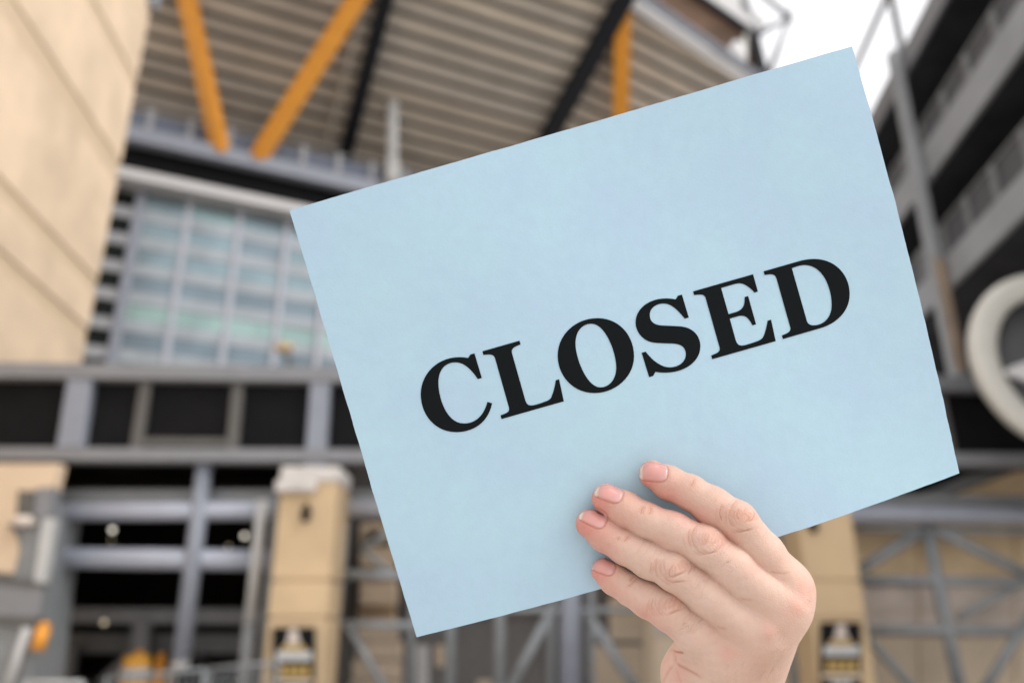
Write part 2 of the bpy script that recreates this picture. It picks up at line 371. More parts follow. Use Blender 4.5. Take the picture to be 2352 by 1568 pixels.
slab('back_wall', rp, [rq(T0, 3.0, 3), rq(T1, 3.0, 3), rq(T1, zB1b, 3), rq(T0, zB1b, 3)], 0.2, M['rampdark'])
for k_ in (-1, 0, 1):
    t = tpost + 8.2 * k_
    bar('column', rp, rq(t, 0, -.3), rq(t, zB3t, -.3), 0.45, 0.3, M['beam'], upref=RN)
    bar('column', rp, rq(t, zB3t, -.3), rq(t, zB1t, -.3), 0.42, 0.28, M['beam'], upref=RN)
    bar('rail_post', rp, rq(t, zB1t), rq(t, zRail), 0.28, 0.16, M['grey'], upref=RN)
    bar('rust_strip', rp, rq(t - .26, zB3b - 2.5, -.3), rq(t - .26, zB3t - .1, -.3), 0.06, 0.28, M['rust'], upref=RN)

# ------------------------------------------------------------------ gate frame with black panels
gf = thing('entrance_gantry', G(1176, 1500) * 1.0, 'grey steel entrance frame with black panels between two long horizontal beams', 'gantry')
gf.location.z = 0
def gbar(name, par, x0, y0, x1, y1, tpx, dep, m, off=0.0, vert=False, b=None):
    p, q = G(x0, y0, off), G(x1, y1, off); t = tpx * (mpp(p) + mpp(q)) / 2
    if vert: return bar(name, par, p, q, t, dep, m, upref=GN, bev=b)
    return bar(name, par, p, q, dep, t, m, bev=b)
gbar('top_beam', gf, -260, 851, 2560, 890, 36, 0.4, M['grey'])
gbar('lower_beam', gf, -260, 1044, 2560, 1059, 30, 0.4, M['grey'])
posts = [(192, 870, 167, 1030, 56, 'silver'), (338, 872, 313, 1032, 26, 'darkgrey2'), (549, 875, 534, 1034, 27, 'darkgrey2'), (740, 868, 726, 1075, 46, 'silver'),
         (1000, 880, 992, 1040, 46, 'silver'), (1290, 884, 1290, 1042, 26, 'darkgrey2'), (1600, 886, 1606, 1046, 46, 'silver'), (1900, 888, 1916, 1050, 26, 'darkgrey2'), (2152, 890, 2184, 1052, 26, 'darkgrey2'), (2420, 890, 2465, 1052, 46, 'silver')]
M['darkgrey2'] = mat('warm dark steel', (0.11, 0.105, 0.097), 0.6, var=0.1)
for (x0, y0, x1, y1, t, m) in posts: gbar('post', gf, x0, y0, x1, y1, t, 0.35 if m == 'silver' else 0.12, M[m], 0.02 if m == 'silver' else -0.0, True)
xs = [-300] + [p[0] for p in posts] + [2560]; xb = [-330] + [p[2] for p in posts] + [2640]
for i in range(len(xs) - 1):
    slab('infill_panel', gf, [G(xb[i] + 4, 1050, .08), G(xb[i + 1] - 4, 1050, .08), G(xs[i + 1] - 4, 858 + i * 2, .08), G(xs[i] + 4, 858 + i * 2, .08)], 0.05, M['black'])
gbar('panel_rail', gf, 318, 1014, 530, 1016, 18, 0.1, M['darkgrey2'])
tb = G(655, 812, .1)
bl = thing('beam_lamp', G(655, 850), 'small tan lamp head standing on the top beam beside the sign', 'lamp')
lathe('stem', bl, G(663, 852), [(0.10, 0), (0.07, 0.12), (0.06, 0.3)], M['darkgrey'])
lathe('lamp_head', bl, G(652, 808), [(0.10, 0), (0.2, 0.06), (0.2, 0.14), (0.06, 0.2)], M['pillar'])

# portal pipes of the left entrance bay
pt = thing('entrance_portal', G(420, 1560), 'silver pipe portal with two thick crossbars before the dark entrance at left', 'portal')
pt.location.z = 0
def gtube(name, par, x0, y0, x1, y1, wpx, m, off=0.0):
    p, q = G(x0, y0, off), G(x1, y1, off); return tube(name, par, p, q, wpx / 2 * (mpp(p) + mpp(q)) / 2, m)
gtube('crossbar', pt, 118, 1174, 642, 1172, 42, M['pipe'], .2)
gtube('crossbar', pt, 122, 1280, 640, 1286, 46, M['pipe'], .25)
bar('lintel', pt, G(128, 1140, .5), G(645, 1140, .5), 0.3, 28 * mpp(G(300, 1140)), M['midgrey'])
gtube('upright', pt, 472, 1050, 416, 1520, 38, M['silver'], .1)
lathe('upright_foot', pt, G(416, 1520, .1), [(0.13, -0.10), (0.16, 0.02), (0.13, 0.12), (0.05, 0.16)], M['white'])
gtube('upright', pt, 603, 1150, 574, 1430, 26, M['lightgrey'], -.05)
gtube('upright', pt, 574, 1430, 556, 1640, 32, M['galv'], -.05)
gtube('upright', pt, 638, 1160, 588, 1640, 24, M['midgrey'], .1)
gtube('upright', pt, 125, 1120, 92, 1400, 34, M['grey'], .2)

# ------------------------------------------------------------------ dark concourse behind the gate
co = thing('concourse', Vector((-6, 25, 0)), 'dark open concourse interior behind the left entrance', 'building')
def cbox(name, x0, x1, y0, y1, z0, z1, m):
    v = [(x0, y0, z0), (x1, y0, z0), (x1, y1, z0), (x0, y1, z0), (x0, y0, z1), (x1, y0, z1), (x1, y1, z1), (x0, y1, z1)]
    return mesh_obj(name, v, BOXF, m, co)
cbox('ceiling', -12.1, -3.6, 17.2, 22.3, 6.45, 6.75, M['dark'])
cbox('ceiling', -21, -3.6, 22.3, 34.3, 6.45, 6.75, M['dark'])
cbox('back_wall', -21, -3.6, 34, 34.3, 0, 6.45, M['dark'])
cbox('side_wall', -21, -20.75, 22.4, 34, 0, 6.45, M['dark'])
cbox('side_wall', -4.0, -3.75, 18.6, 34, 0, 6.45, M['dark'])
def cb(name, x0, y0, x1, y1, tpx, Y, m, dep=0.3, vert=False):
    p, q = atY(x0, y0, Y), atY(x1, y1, Y); t = tpx * mpp(p)
    return bar(name, co, p, q, t if vert else dep, dep if vert else t, m, upref=(0, 1, 0) if vert else None)
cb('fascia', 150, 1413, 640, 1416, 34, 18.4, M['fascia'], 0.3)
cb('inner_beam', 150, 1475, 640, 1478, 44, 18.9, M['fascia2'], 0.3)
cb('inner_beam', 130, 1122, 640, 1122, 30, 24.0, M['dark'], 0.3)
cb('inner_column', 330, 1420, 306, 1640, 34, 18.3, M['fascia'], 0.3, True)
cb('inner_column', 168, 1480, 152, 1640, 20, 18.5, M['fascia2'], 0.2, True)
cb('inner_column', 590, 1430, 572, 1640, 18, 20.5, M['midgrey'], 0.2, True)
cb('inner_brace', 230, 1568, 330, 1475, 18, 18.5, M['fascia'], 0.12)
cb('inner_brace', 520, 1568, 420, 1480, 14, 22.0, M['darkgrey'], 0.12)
for i, (x, y, Y, rr, mm, lab) in enumerate(((270, 1126, 26, .075, 'lamp', 'round pale ceiling lamp above the upper silver crossbar'),
                                     (270, 1096, 29, .06, 'lampdim', 'dim ceiling lamp highest in the dark entrance'),
                                     (258, 1216, 27, .075, 'lamp', 'round pale ceiling lamp between the two silver crossbars at left'),
                                     (256, 1240, 31, .05, 'lampdim', 'faint amber lamp just below the pale lamp at left'),
                                     (561, 1230, 27, .07, 'lamp', 'round pale ceiling lamp nearest the light grey upright'),
                                     (525, 1254, 31, .055, 'lampdim', 'faint amber lamp left of the light grey upright'),
                                     (239, 1429, 18.1, .05, 'lampdim', 'dim round lamp on the dark grey fascia'))):
    p = atY(x, y, Y); o = thing('ceiling_lamp', p, lab, 'lamp', 'lamps in the dark concourse')
    lathe('globe', o, p - Vector((0, 0, rr)), [(rr * .3, 0), (rr * .8, rr * .4), (rr, rr), (rr * .8, rr * 1.6), (rr * .3, rr * 2)], M[mm], 16)
    top = 6.45 if Y > 21 else p.z + 0.3
    tube('stem', o, p + Vector((0, 0, rr)), (p.x, p.y, max(top, p.z + rr + 0.05)), 0.012, M['dark'], n=6)

# ------------------------------------------------------------------ stone gate pillars
def pillar(xl0, xr0, ytop, xl1, xr1, ybot, label, off, ytopcap):
    a, b = G(xl0, ytop, off), G(xr0, ytop, off); c = (a + b) / 2; wv = (b - a).length
    o = thing('stone_pillar', Vector((c.x, c.y + wv / 2, 0)), label, 'pillar', 'stone pillars of the entrance gates')
    zt = a.z; cx, cy = c.x, c.y + wv / 2
    zj_ = hit(700, 1332, (0, c.y, 0), Vector((0, 1, 0))).z; zk = hit(700, 1418, (0, c.y, 0), Vector((0, 1, 0))).z
    prev = 0.0
    for (z0, z1) in ((0, zk - .015), (zk + .015, zj_ - .02), (zj_ + .02, zt)):
        bar('stone_block', o, (cx, cy, z0), (cx, cy, z1), wv, wv, M['pillar'], upref=(0, 1, 0), bev=0.03)
    bar('core', o, (cx, cy, 0.02), (cx, cy, zt - .05), wv - .1, wv - .1, M['joint'], upref=(0, 1, 0))
    return o, cx, cy, wv, zt
p1, cx1, cy1, w1, zt1 = pillar(644, 777, 1106, 626, 758, 1400, 'beige stone gate pillar with white cap left of the sign', -0.9, 1070)
zc = hit(715, 1070, (0, cy1 - w1 / 2, 0), Vector((0, 1, 0))).z
bar('cap', p1, (cx1, cy1, zt1), (cx1, cy1, zc), w1 + .06, w1 + .06, M['capstone'], upref=(0, 1, 0), bev=.05)
q = hit(680, 1116, (0, cy1 - w1 / 2 - .1, 0), Vector((0, 1, 0)))
bar('fixture', p1, q + Vector((-.38, 0, 0)), q + Vector((.38, 0, 0)), 0.16, 0.22, M['capstone'], bev=.04)
p2, cx2, cy2, w2, zt2 = pillar(1822, 1942, 1090, 1838, 1968, 1400, 'beige stone gate pillar to the right of the hand', -0.9, 1060)
bar('cap', p2, (cx2, cy2, zt2), (cx2, cy2, zt2 + .28), w2 + .06, w2 + .06, M['capstone'], upref=(0, 1, 0), bev=.05)
def wall_lamp(x, y, cy, wv, lab):
    q = hit(x, y, (0, cy - wv / 2 - .12, 0), Vector((0, 1, 0)))
    o = thing('wall_lamp', q, lab, 'lamp', 'dark lanterns on the gate pillars')
    bar('arm', o, q + Vector((0, .12, .18)), q + Vector((0, 0, .18)), .05, .05, M['black'])
    lathe('lantern', o, q - Vector((0, 0, .14)), [(.03, 0), (.07, .03), (.085, .2), (.1, .22), (.03, .3)], M['black'], 10)
wall_lamp(702, 1180, cy1, w1, 'small dark wall lantern on the pillar left of the sign')
wall_lamp(1868, 1205, cy2, w2, 'small dark wall lantern on the pillar right of the hand, just below the sign edge')

def gate_sign(x0, x1, y0, cy, wv, lab):
    def S(x, y, o=0.0): return hit(x, y, (0, cy - wv / 2 - .10 - o, 0), Vector((0, 1, 0)))
    c = S((x0 + x1) / 2, 1500); o = thing('gate_sign', Vector((c.x, c.y, 0.9)), lab, 'sign', 'black notice signs on the gate pillars')
    bd = slab('board', o, [S(x0, 1640), S(x1, 1640), S(x1, y0), S(x0, y0)], 0.06, M['black'], 0.0)
    wpx = x1 - x0; xm = (x0 + x1) / 2
    def mk(name, pts, m): 
        v = [S(x, y, .012) for x, y in pts]; n = len(v); v2 = [p + Vector((0, .010, 0)) for p in v]
        f = [tuple(range(n)), tuple(range(2 * n - 1, n - 1, -1))] + [(i, i + n, (i + 1) % n + n, (i + 1) % n) for i in range(n)]
        return mesh_obj(name, v + v2, f, m, bd)
    mk('bell_emblem', [(xm - 17, y0 + 38), (xm + 17, y0 + 38), (xm + 12, y0 + 22), (xm + 10, y0 + 8), (xm, y0 + 2), (xm - 10, y0 + 8), (xm - 12, y0 + 22)], M['stone2'])
    mk('emblem_base', [(xm - 30, y0 + 52), (xm + 30, y0 + 52), (xm + 24, y0 + 40), (xm - 24, y0 + 40)], M['gold'])
    mk('white_band', [(xm - 40, y0 + 76), (xm + 42, y0 + 76), (xm + 42, y0 + 54), (xm - 40, y0 + 54)], M['lightgrey'])
    for i in range(4):
        a = xm - 34 + i * 19
        mk('gold_lettering', [(a, y0 + 112), (a + 14, y0 + 112), (a + 14, y0 + 88), (a, y0 + 88)], M['gold'])
    mk('cream_band', [(xm - 44, y0 + 128), (xm + 44, y0 + 128), (xm + 44, y0 + 118), (xm - 44, y0 + 118)], M['tan'])
    for i in range(3):
        a = xm - 20 + i * 16
        mk('white_lettering', [(a, y0 + 160), (a + 12, y0 + 160), (a + 12, y0 + 134), (a, y0 + 134)], M['lightgrey'])
gate_sign(626, 722, 1440, cy1, w1, 'black notice board with gold lettering on the left stone pillar')
gate_sign(1886, 1978, 1428, cy2, w2, 'black notice board with pale emblem on the pillar right of the hand')

# ------------------------------------------------------------------ swing gates of steel tube and mesh
def wires(par, quad, n, off, r=0.006):
    (x0, y0), (x1, y1), (x2, y2), (x3, y3) = quad     # bl br tr tl
    vs, fs = [], []
    for i in range(n):
        t = i / (n - 1)
        p = G(x0 + (x3 - x0) * t, y0 + (y3 - y0) * t, off); q = G(x1 + (x2 - x1) * t, y1 + (y2 - y1) * t, off)
        b = len(vs); vs += box_pts(p, q, r, r); fs += [tuple(k + b for k in f) for f in BOXF]
    o = mesh_obj('wire_mesh', vs, fs, M['galv'], par); o['kind'] = 'stuff'
def gate(label, bars, mesh_quad, x, off):
    c = G(x, 1500, off); o = thing('swing_gate', Vector((c.x, c.y, 0)), label, 'gate', 'steel tube swing gates')
    for (nm, x0, y0, x1, y1, t, m) in bars: gtube(nm, o, x0, y0, x1, y1, t, M[m], off)
    for mq, n in mesh_quad: wires(o, mq, n, off + .04)
    return o
gate('grey tube gate with diagonal braces in front of the tan wall at right',
     [('top_rail', 1940, 1212, 2480, 1222, 16, 'galv'), ('post', 2128, 1210, 2218, 1650, 28, 'galv'), ('brace', 2128, 1212, 1958, 1318, 24, 'galv'),
      ('brace', 2140, 1212, 2400, 1338, 24, 'galv'), ('mid_rail', 1962, 1330, 2480, 1338, 22, 'galv'), ('mid_rail', 1974, 1446, 2480, 1450, 22, 'galv'),
      ('brace', 1978, 1446, 2150, 1640, 20, 'galv'), ('brace', 2380, 1390, 2250, 1600, 20, 'galv'), ('end_post', 1948, 1210, 1990, 1650, 18, 'galv'),
      ('end_post', 2440, 1220, 2530, 1650, 22, 'galv'), ('brace', 2200, 1420, 2360, 1330, 16, 'galv')],
     [([(1995, 1640), (2480, 1640), (2440, 1460), (1976, 1452)], 26)], 2100, .35)
gate('grey mesh gate with crossing braces below the lower edge of the sign',
     [('post', 1312, 1180, 1308, 1650, 50, 'silver'), ('post', 1270, 1180, 1264, 1650, 16, 'galv'), ('post', 1358, 1180, 1358, 1650, 16, 'galv'),
      ('post', 1150, 1180, 1146, 1650, 26, 'galv'), ('post', 1040, 1180, 1032, 1650, 22, 'galv'), ('brace', 1160, 1600, 1268, 1400, 24, 'galv'),
      ('brace', 1350, 1410, 1480, 1610, 24, 'galv'), ('rail', 960, 1398, 1620, 1402, 14, 'galv'), ('post', 1560, 1200, 1572, 1650, 24, 'galv'), ('post', 1800, 1230, 1836, 1650, 26, 'galv')],
     [([(960, 1640), (1270, 1640), (1272, 1430), (962, 1430)], 30), ([(1330, 1640), (1570, 1640), (1562, 1430), (1330, 1430)], 30)], 1300, .3)
gate('narrow grey tube gate between the left pillar and the sign corner',
     [('post', 792, 1170, 748, 1650, 28, 'galv'), ('rail', 770, 1318, 990, 1322, 22, 'galv'), ('rail', 764, 1432, 990, 1436, 18, 'galv'), ('brace', 800, 1440, 908, 1620, 18, 'galv'),
      ('brace', 830, 1260, 930, 1200, 16, 'galv'), ('post', 955, 1180, 940, 1650, 16, 'galv'), ('brace', 920, 1330, 830, 1260, 12, 'galv')],
     [([(756, 1640), (945, 1640), (950, 1450), (764, 1450)], 26)], 860, .25)
gtop = thing('gate_header_pipe', G(1500, 1178), 'thick silver header pipe above the gates right of the left pillar', 'pipe')
gtube('pipe', gtop, 770, 1166, 2470, 1184, 40, M['pipe'], .15)
bar('pipe_shelf', gtop, G(770, 1138, .5), G(2470, 1152, .5), 0.3, 24 * mpp(G(1500, 1140)), M['midgrey'])

# ------------------------------------------------------------------ walls and steps behind the gates
tw = thing('tan_wall', Vector((9.6, 17.5, 0)), 'tan panelled wall with pale band behind the tube gate at right', 'wall')
def TW(x, y, o=0.0): return atY(x, y, 17.5 - o)
xsx = [1500, 1700, 1900, 2110, 2330, 2560, 2760]
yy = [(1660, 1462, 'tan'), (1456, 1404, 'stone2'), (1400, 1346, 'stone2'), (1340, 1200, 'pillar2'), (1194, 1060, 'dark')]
M['pillar2'] = mat('tan stone', (0.76, 0.58, 0.37), 0.85, var=0.14, scale=0.8)
slab('wall_core', tw, [TW(1480, 1680, -.05), TW(2800, 1680, -.05), TW(2800, 1050, -.05), TW(1480, 1050, -.05)], 0.3, M['joint'])
for i in range(len(xsx) - 1):
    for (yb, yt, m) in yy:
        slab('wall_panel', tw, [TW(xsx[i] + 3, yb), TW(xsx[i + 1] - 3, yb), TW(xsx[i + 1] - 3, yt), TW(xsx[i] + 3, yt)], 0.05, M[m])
for (x0, x1) in ((1990, 2040), (2062, 2110), (2130, 2150)):
    slab('blue_panel', tw, [TW(x0, 1346, .03), TW(x1, 1346, .03), TW(x1, 1326, .03), TW(x0, 1326, .03)], 0.05, M['bluegrey'])
# sloping stone parapet up to the right
rs = thing('ramp_parapet', atY(2300, 1150, 17.3), 'beige stone parapet sloping up behind the gate header at right', 'parapet')
def RQ(x, y): return atY(x, y, 17.3)
slab('coping', rs, [RQ(2160, 1148), RQ(2480, 1148), RQ(2480, 1060), RQ(2330, 1084)], 0.4, M['pillar'])
slab('side_panel', rs, [RQ(2075, 1150), RQ(2150, 1148), RQ(2320, 1082), RQ(2230, 1090)], 0.3, M['midgrey'])
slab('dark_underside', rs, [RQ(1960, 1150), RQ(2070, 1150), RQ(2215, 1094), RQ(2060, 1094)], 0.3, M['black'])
stp = thing('stone_steps', atY(860, 1600, 20), 'stacked beige stone blocks seen through the gate left of the sign corner', 'steps')
def ST(x, y): return atY(x, y, 20)
for (x0, x1, yb, yt) in ((826, 908, 1300, 1200), (828, 906, 1258, 1208), (826, 908, 1388, 1336), (822, 910, 1470, 1420), (818, 920, 1512, 1472), (808, 918, 1560, 1514), (800, 918, 1640, 1562), (780, 816, 1320, 1220)):
    slab('stone_block', stp, [ST(x0, yb), ST(x1, yb), ST(x1, yt + 2), ST(x0, yt + 2)], 0.5, M['stone'], 0.02)
slab('stair_core', stp, [atY(796, 1660, 20.45), atY(906, 1660, 20.45), atY(906, 1200, 20.45), atY(796, 1200, 20.45)], 0.3, M['joint'])
mid = thing('mesh_screen_wall', atY(1200, 1600, 21), 'brownish grey wall behind the mesh gate below the sign', 'wall')
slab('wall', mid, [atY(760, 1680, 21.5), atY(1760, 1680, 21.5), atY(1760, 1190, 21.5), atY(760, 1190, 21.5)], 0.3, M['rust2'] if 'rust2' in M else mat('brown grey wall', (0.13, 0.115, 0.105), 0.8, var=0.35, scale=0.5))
for (x0, x1, yb, yt, m) in ((1360, 1520, 1660, 1480, 'tan'), (1400, 1560, 1470, 1370, 'tan'), (955, 985, 1600, 1480, 'white'), (1000, 1020, 1530, 1480, 'stone'), (1095, 1130, 1620, 1560, 'tan')):
    slab('poster_panel', mid, [atY(x0, yb, 21.42), atY(x1, yb, 21.42), atY(x1, yt, 21.42), atY(x0, yt, 21.42)], 0.04, M[m])

# ------------------------------------------------------------------ kiosk at lower left
ki = thing('ticket_kiosk', G(40, 1560, -.6), 'grey metal entrance kiosk with arched beige opening at lower left corner', 'kiosk')
ki.location.z = 0
def K(x, y, o=0.0): return G(x, y, -.6 - o)
def kslab(nm, pts, th, m, o=0.0): return slab(nm, ki, [K(x, y, o) for x, y in pts], th, M[m])
kslab('body', [(-120, 1660), (60, 1660), (118, 1150), (-90, 1140)], 1.2, 'galv', -.06)
kslab('added_wall_plate', [(-90, 1127), (121, 1127), (136, 1064), (-80, 1064)], .3, 'stone', -.02)  # added bright plate standing in for the building wall behind, which renders too dark
kslab('header', [(-90, 1196), (36, 1206), (44, 1128), (-80, 1126)], .1, 'stone')
kslab('sign_box', [(38, 1180), (74, 1186), (80, 1128), (42, 1126)], .12, 'darkgrey2', .02)
kslab('corner_box', [(76, 1188), (112, 1186), (120, 1118), (84, 1120)], .3, 'grey', .05)
kslab('corner_post', [(76, 1340), (98, 1345), (124, 1190), (98, 1188)], .2, 'lightgrey', .08)
kslab('counter_panel', [(-110, 1408), (88, 1416), (100, 1346), (-100, 1326)], .15, 'grey', .10)
kslab('counter_edge', [(-110, 1330), (98, 1352), (99, 1338), (-100, 1306)], .2, 'darkgrey2', .12)
kslab('lower_edge', [(-110, 1424), (84, 1432), (86, 1416), (-110, 1408)], .2, 'darkgrey2', .12)
arch = [(-60, 1310), (30, 1316), (42, 1270), (40, 1240), (28, 1216), (8, 1204), (-60, 1200)]
v = [K(x, y, .03) for x, y in arch]; n_ = len(v)
mesh_obj('arched_opening', v + [p + GN * .06 for p in v], [tuple(range(n_)), tuple(range(2 * n_ - 1, n_ - 1, -1))] + [(i, i + n_, (i + 1) % n_ + n_, (i + 1) % n_) for i in range(n_)], M['stone'], ki)
p = K(54, 1196, .1); lathe('lamp_shade', ki, p - Vector((0, 0, .1)), [(.05, 0), (.2, .03), (.22, .10), (.12, .18), (.04, .2)], M['stone2'])
gtube('brace', ki, 10, 1600, 62, 1440, 20, M['lightgrey'], -.75)
ob = thing('orange_marker', K(94, 1500, .2), 'short orange tube marker at the edge of the grey kiosk', 'marker')
tube('tube', ob, K(86, 1492, .2), K(101, 1440, .2), 15 * mpp(K(94, 1470)), M['orange'])
lathe('end_cap', ob, K(101, 1440, .2), [(15 * mpp(K(94, 1470)), 0), (12 * mpp(K(94, 1470)), .06), (.02, .1)], M['orange'])
tube('bracket', ob, K(94, 1466, .2), K(78, 1466, .0), .02, M['grey'])

# ------------------------------------------------------------------ barrel and barriers
c = atY(312, 1540, 18.0)
db = thing('traffic_drum', Vector((c.x, c.y, 0)), 'orange and white traffic drum behind the portal at lower left', 'drum')
zt = c.z + .45
bdy = lathe('body', db, (c.x, c.y, .1), [(.34, 0), (.33, .3), (.31, .31), (.30, zt * .55), (.29, zt * .56), (.27, zt - .25)], M['amber'])
lathe('white_stripe', bdy, (c.x, c.y, zt * .52), [(.31, 0), (.312, .02), (.31, .22), (.308, .24)], M['white'])
lathe('rubber_base', db, (c.x, c.y, 0), [(.45, 0), (.45, .08), (.36, .12)], M['black'])
lathe('top_handle', db, (c.x + .02, c.y, zt - .2), [(.1, 0), (.12, .06), (.05, .16)], M['orange'])
for dx, hh in ((-.34, .15), (.36, .2), (.62, .12)):
    cc = Vector((c.x + dx, c.y + .3, 0)); o = thing('traffic_cone', cc, {-.34: 'orange cone left of the orange drum', .36: 'orange cone just right of the orange drum', .62: 'brownish orange cone farthest right of the drum'}[dx], 'cone', 'cones beside the drum')
    lathe('cone', o, cc, [(.2, .04), (.18, .06), (.09, zt * .6), (.05, zt - .1 + hh - .2)], M['orange'] if dx != .62 else M['rust'], 16)
    bar('foot', o, cc + Vector((0, 0, 0)), cc + Vector((0, 0, .045)), .45, .45, M['orange'], upref=(0, 1, 0))
def barrier(x0, y0, x1, y1, off, lab, m='galv'):
    p, q = G(x0, y0, off), G(x1, y1, off)
    o = thing('crowd_barrier', Vector(((p.x + q.x) / 2, (p.y + q.y) / 2, 0)), lab, 'barrier', 'tubular crowd barriers')
    r = .028
    tube('top_rail', o, p, q, r, M[m], n=12)
    lo = lambda a: Vector((a.x, a.y, .22))
    tube('bottom_rail', o, lo(p), lo(q), r, M[m], n=12)
    for t in (0, 1):
        a = p.lerp(q, t); tube('leg', o, (a.x, a.y, .0), a, r, M[m], n=12)
        tube('foot', o, (a.x, a.y - .35, .03), (a.x, a.y + .35, .03), r, M[m], n=12)
    nb = 14
    for i in range(1, nb):
        a = p.lerp(q, i / nb); tube('upright', o, lo(a), a, .009, M[m], n=8)
barrier(246, 1556, 470, 1536, -1.5, 'tubular grey crowd barrier in front of the drum')
barrier(480, 1534, 640, 1520, -1.4, 'tubular grey crowd barrier beside the grey upright')
barrier(60, 1566, 190, 1566, -3.0, 'pale crowd barrier just showing at the bottom edge at left', 'lightgrey')

# ------------------------------------------------------------------ round emblem sign at right edge
c = hit(2425, 826, (0, 14.6, 0), Vector((0, 1, 0)))
mm = (c - CAM).dot(FWD) / FPX
rg = thing('round_sign', c, 'large cream ring sign with white pointed emblem at right edge', 'sign')
n1, n2 = 72, 16
vs, fs = [], []
RXo, RZo, tw_ = 165 * mm, 178 * mm * 1.03, 31 * mm
for i in range(n1):
    a = 2 * math.pi * i / n1
    for j in range(n2):
        b = 2 * math.pi * j / n2
        ce, se = math.cos(b), math.sin(b)
        cr = math.copysign(abs(ce) ** .7, ce) * tw_; dy = math.copysign(abs(se) ** .7, se) * .16
        vs.append((c.x + math.cos(a) * (RXo + cr), c.y + dy, c.z + math.sin(a) * (RZo + cr)))
for i in range(n1):
    for j in range(n2):
        fs.append((i * n2 + j, i * n2 + (j + 1) % n2, ((i + 1) % n1) * n2 + (j + 1) % n2, ((i + 1) % n1) * n2 + j))
o = mesh_obj('ring', vs, fs, M['cream'], rg, True)
bm = bmesh.new(); bm.from_mesh(o.data); bmesh.ops.recalc_face_normals(bm, faces=bm.faces); bm.to_mesh(o.data); bm.free()
lathe('back_disc', rg, (c.x, c.y + .12, c.z), [(RXo, 0), (RXo, .04)], M['darkgrey'], 48, Vector((0, 1, 0)))
for k in range(2):
    pts = []
    for i in range(33):      # pointed leaf lying across the ring
        t = i / 32; x = -1 + 2 * t; pts.append((x * 132 * mm, 46 * mm * (1 - abs(x)) ** .8))
    pts += [(x, -z) for x, z in reversed(pts[1:-1])]
    if k: pts = [(z, x) for x, z in pts]
    v = [(c.x + x, c.y - .04 - k * .02, c.z + z - 30 * mm * (1 - k)) for x, z in pts]; nn = len(v)
    o = mesh_obj('star_point', v + [(a, b + .08, d) for a, b, d in v], [tuple(range(nn)), tuple(range(2 * nn - 1, nn - 1, -1))] + [(i, i + nn, (i + 1) % nn + nn, (i + 1) % nn) for i in range(nn)], M['white'], rg)
    bm = bmesh.new(); bm.from_mesh(o.data); bmesh.ops.recalc_face_normals(bm, faces=bm.faces); bm.to_mesh(o.data); bm.free()
bar('support_post', rg, (c.x, c.y + .3, 0), (c.x, c.y + .3, c.z + .5), .2, .2, M['grey'], upref=(0, 1, 0))

#@@CARD
# ------------------------------------------------------------------ paper sign
def c2w(p): return CAM + RGT * float(p[0]) + UPV * float(p[1]) + FWD * float(p[2])
def c2w_np(a):
    B = np.array([RGT, UPV, FWD]); return a @ B + np.array(CAM)
CPX = np.array([[665, 483], [1957, 107], [2205, 1087], [957, 1461]], float)
CDEP = np.array([.37661, .38060, .39309, .38909])
CQ = np.c_[(CPX[:, 0] - CX) / FPX, (CY - CPX[:, 1]) / FPX, np.ones(4)] * CDEP[:, None]
CNRM = np.cross(CQ[1] - CQ[0], CQ[3] - CQ[0]); CNRM /= np.linalg.norm(CNRM); CNRM *= -np.sign(CNRM[2])
def card_uv(u, v):
    """point of the sheet in camera axes; u across, v down; gently bowed towards the viewer at the held edge"""
    u = np.asarray(u, float)[..., None]; v = np.asarray(v, float)[..., None]
    p = CQ[0] + (CQ[1] - CQ[0]) * u + (CQ[3] - CQ[0]) * v
    uc, vc = np.clip(u, 0, 1), np.clip(v, 0, 1)
    b = 0.0115 * np.sin(np.pi * uc) * vc ** 1.5 + 0.0035 * np.sin(np.pi * vc) * uc ** 2 + 0.0022 * np.sin(5.1 * uc + 2.2 * vc) * (1 - vc) * vc * 2 + 0.0007 * np.sin(9 * uc - 5 * vc)
    return p + CNRM * b
def card_px(u, v):
    p = card_uv(u, v); return np.stack([CX + FPX * p[..., 0] / p[..., 2], CY - FPX * p[..., 1] / p[..., 2]], -1)
def card_inv(x, y):
    """sheet coordinates seen at picture position x, y (Newton)"""
    x = np.atleast_1d(np.asarray(x, float)); y = np.atleast_1d(np.asarray(y, float))
    u = np.full(x.shape, .5); v = np.full(x.shape, .5); tgt = np.stack([x, y], -1)
    for _ in range(12):
        p = card_px(u, v); e = 1e-4
        du = (card_px(u + e, v) - p) / e; dv = (card_px(u, v + e) - p) / e
        r = tgt - p; det = du[:, 0] * dv[:, 1] - du[:, 1] * dv[:, 0]
        u = u + (r[:, 0] * dv[:, 1] - r[:, 1] * dv[:, 0]) / det; v = v + (du[:, 0] * r[:, 1] - du[:, 1] * r[:, 0]) / det
    return u, v
pm = mat('pale blue paper', (0.45, 0.63, 0.74), 0.75, var=0.0, spec=0.25)
t = pm.node_tree; b = t.nodes['Principled BSDF']
rmp = [n for n in t.nodes if n.type == 'VALTORGB'][0]; nz = [n for n in t.nodes if n.type == 'TEX_NOISE'][0]
nz.inputs['Scale'].default_value = 22; nz.inputs['Detail'].default_value = 4; nz.inputs['Roughness'].default_value = .6
rmp.color_ramp.elements[0].color = (0.445, 0.603, 0.748, 1); rmp.color_ramp.elements[1].color = (0.455, 0.650, 0.748, 1)
nf = t.nodes.new('ShaderNodeTexNoise'); nf.inputs['Scale'].default_value = 170; nf.inputs['Detail'].default_value = 8; nf.inputs['Roughness'].default_value = .75
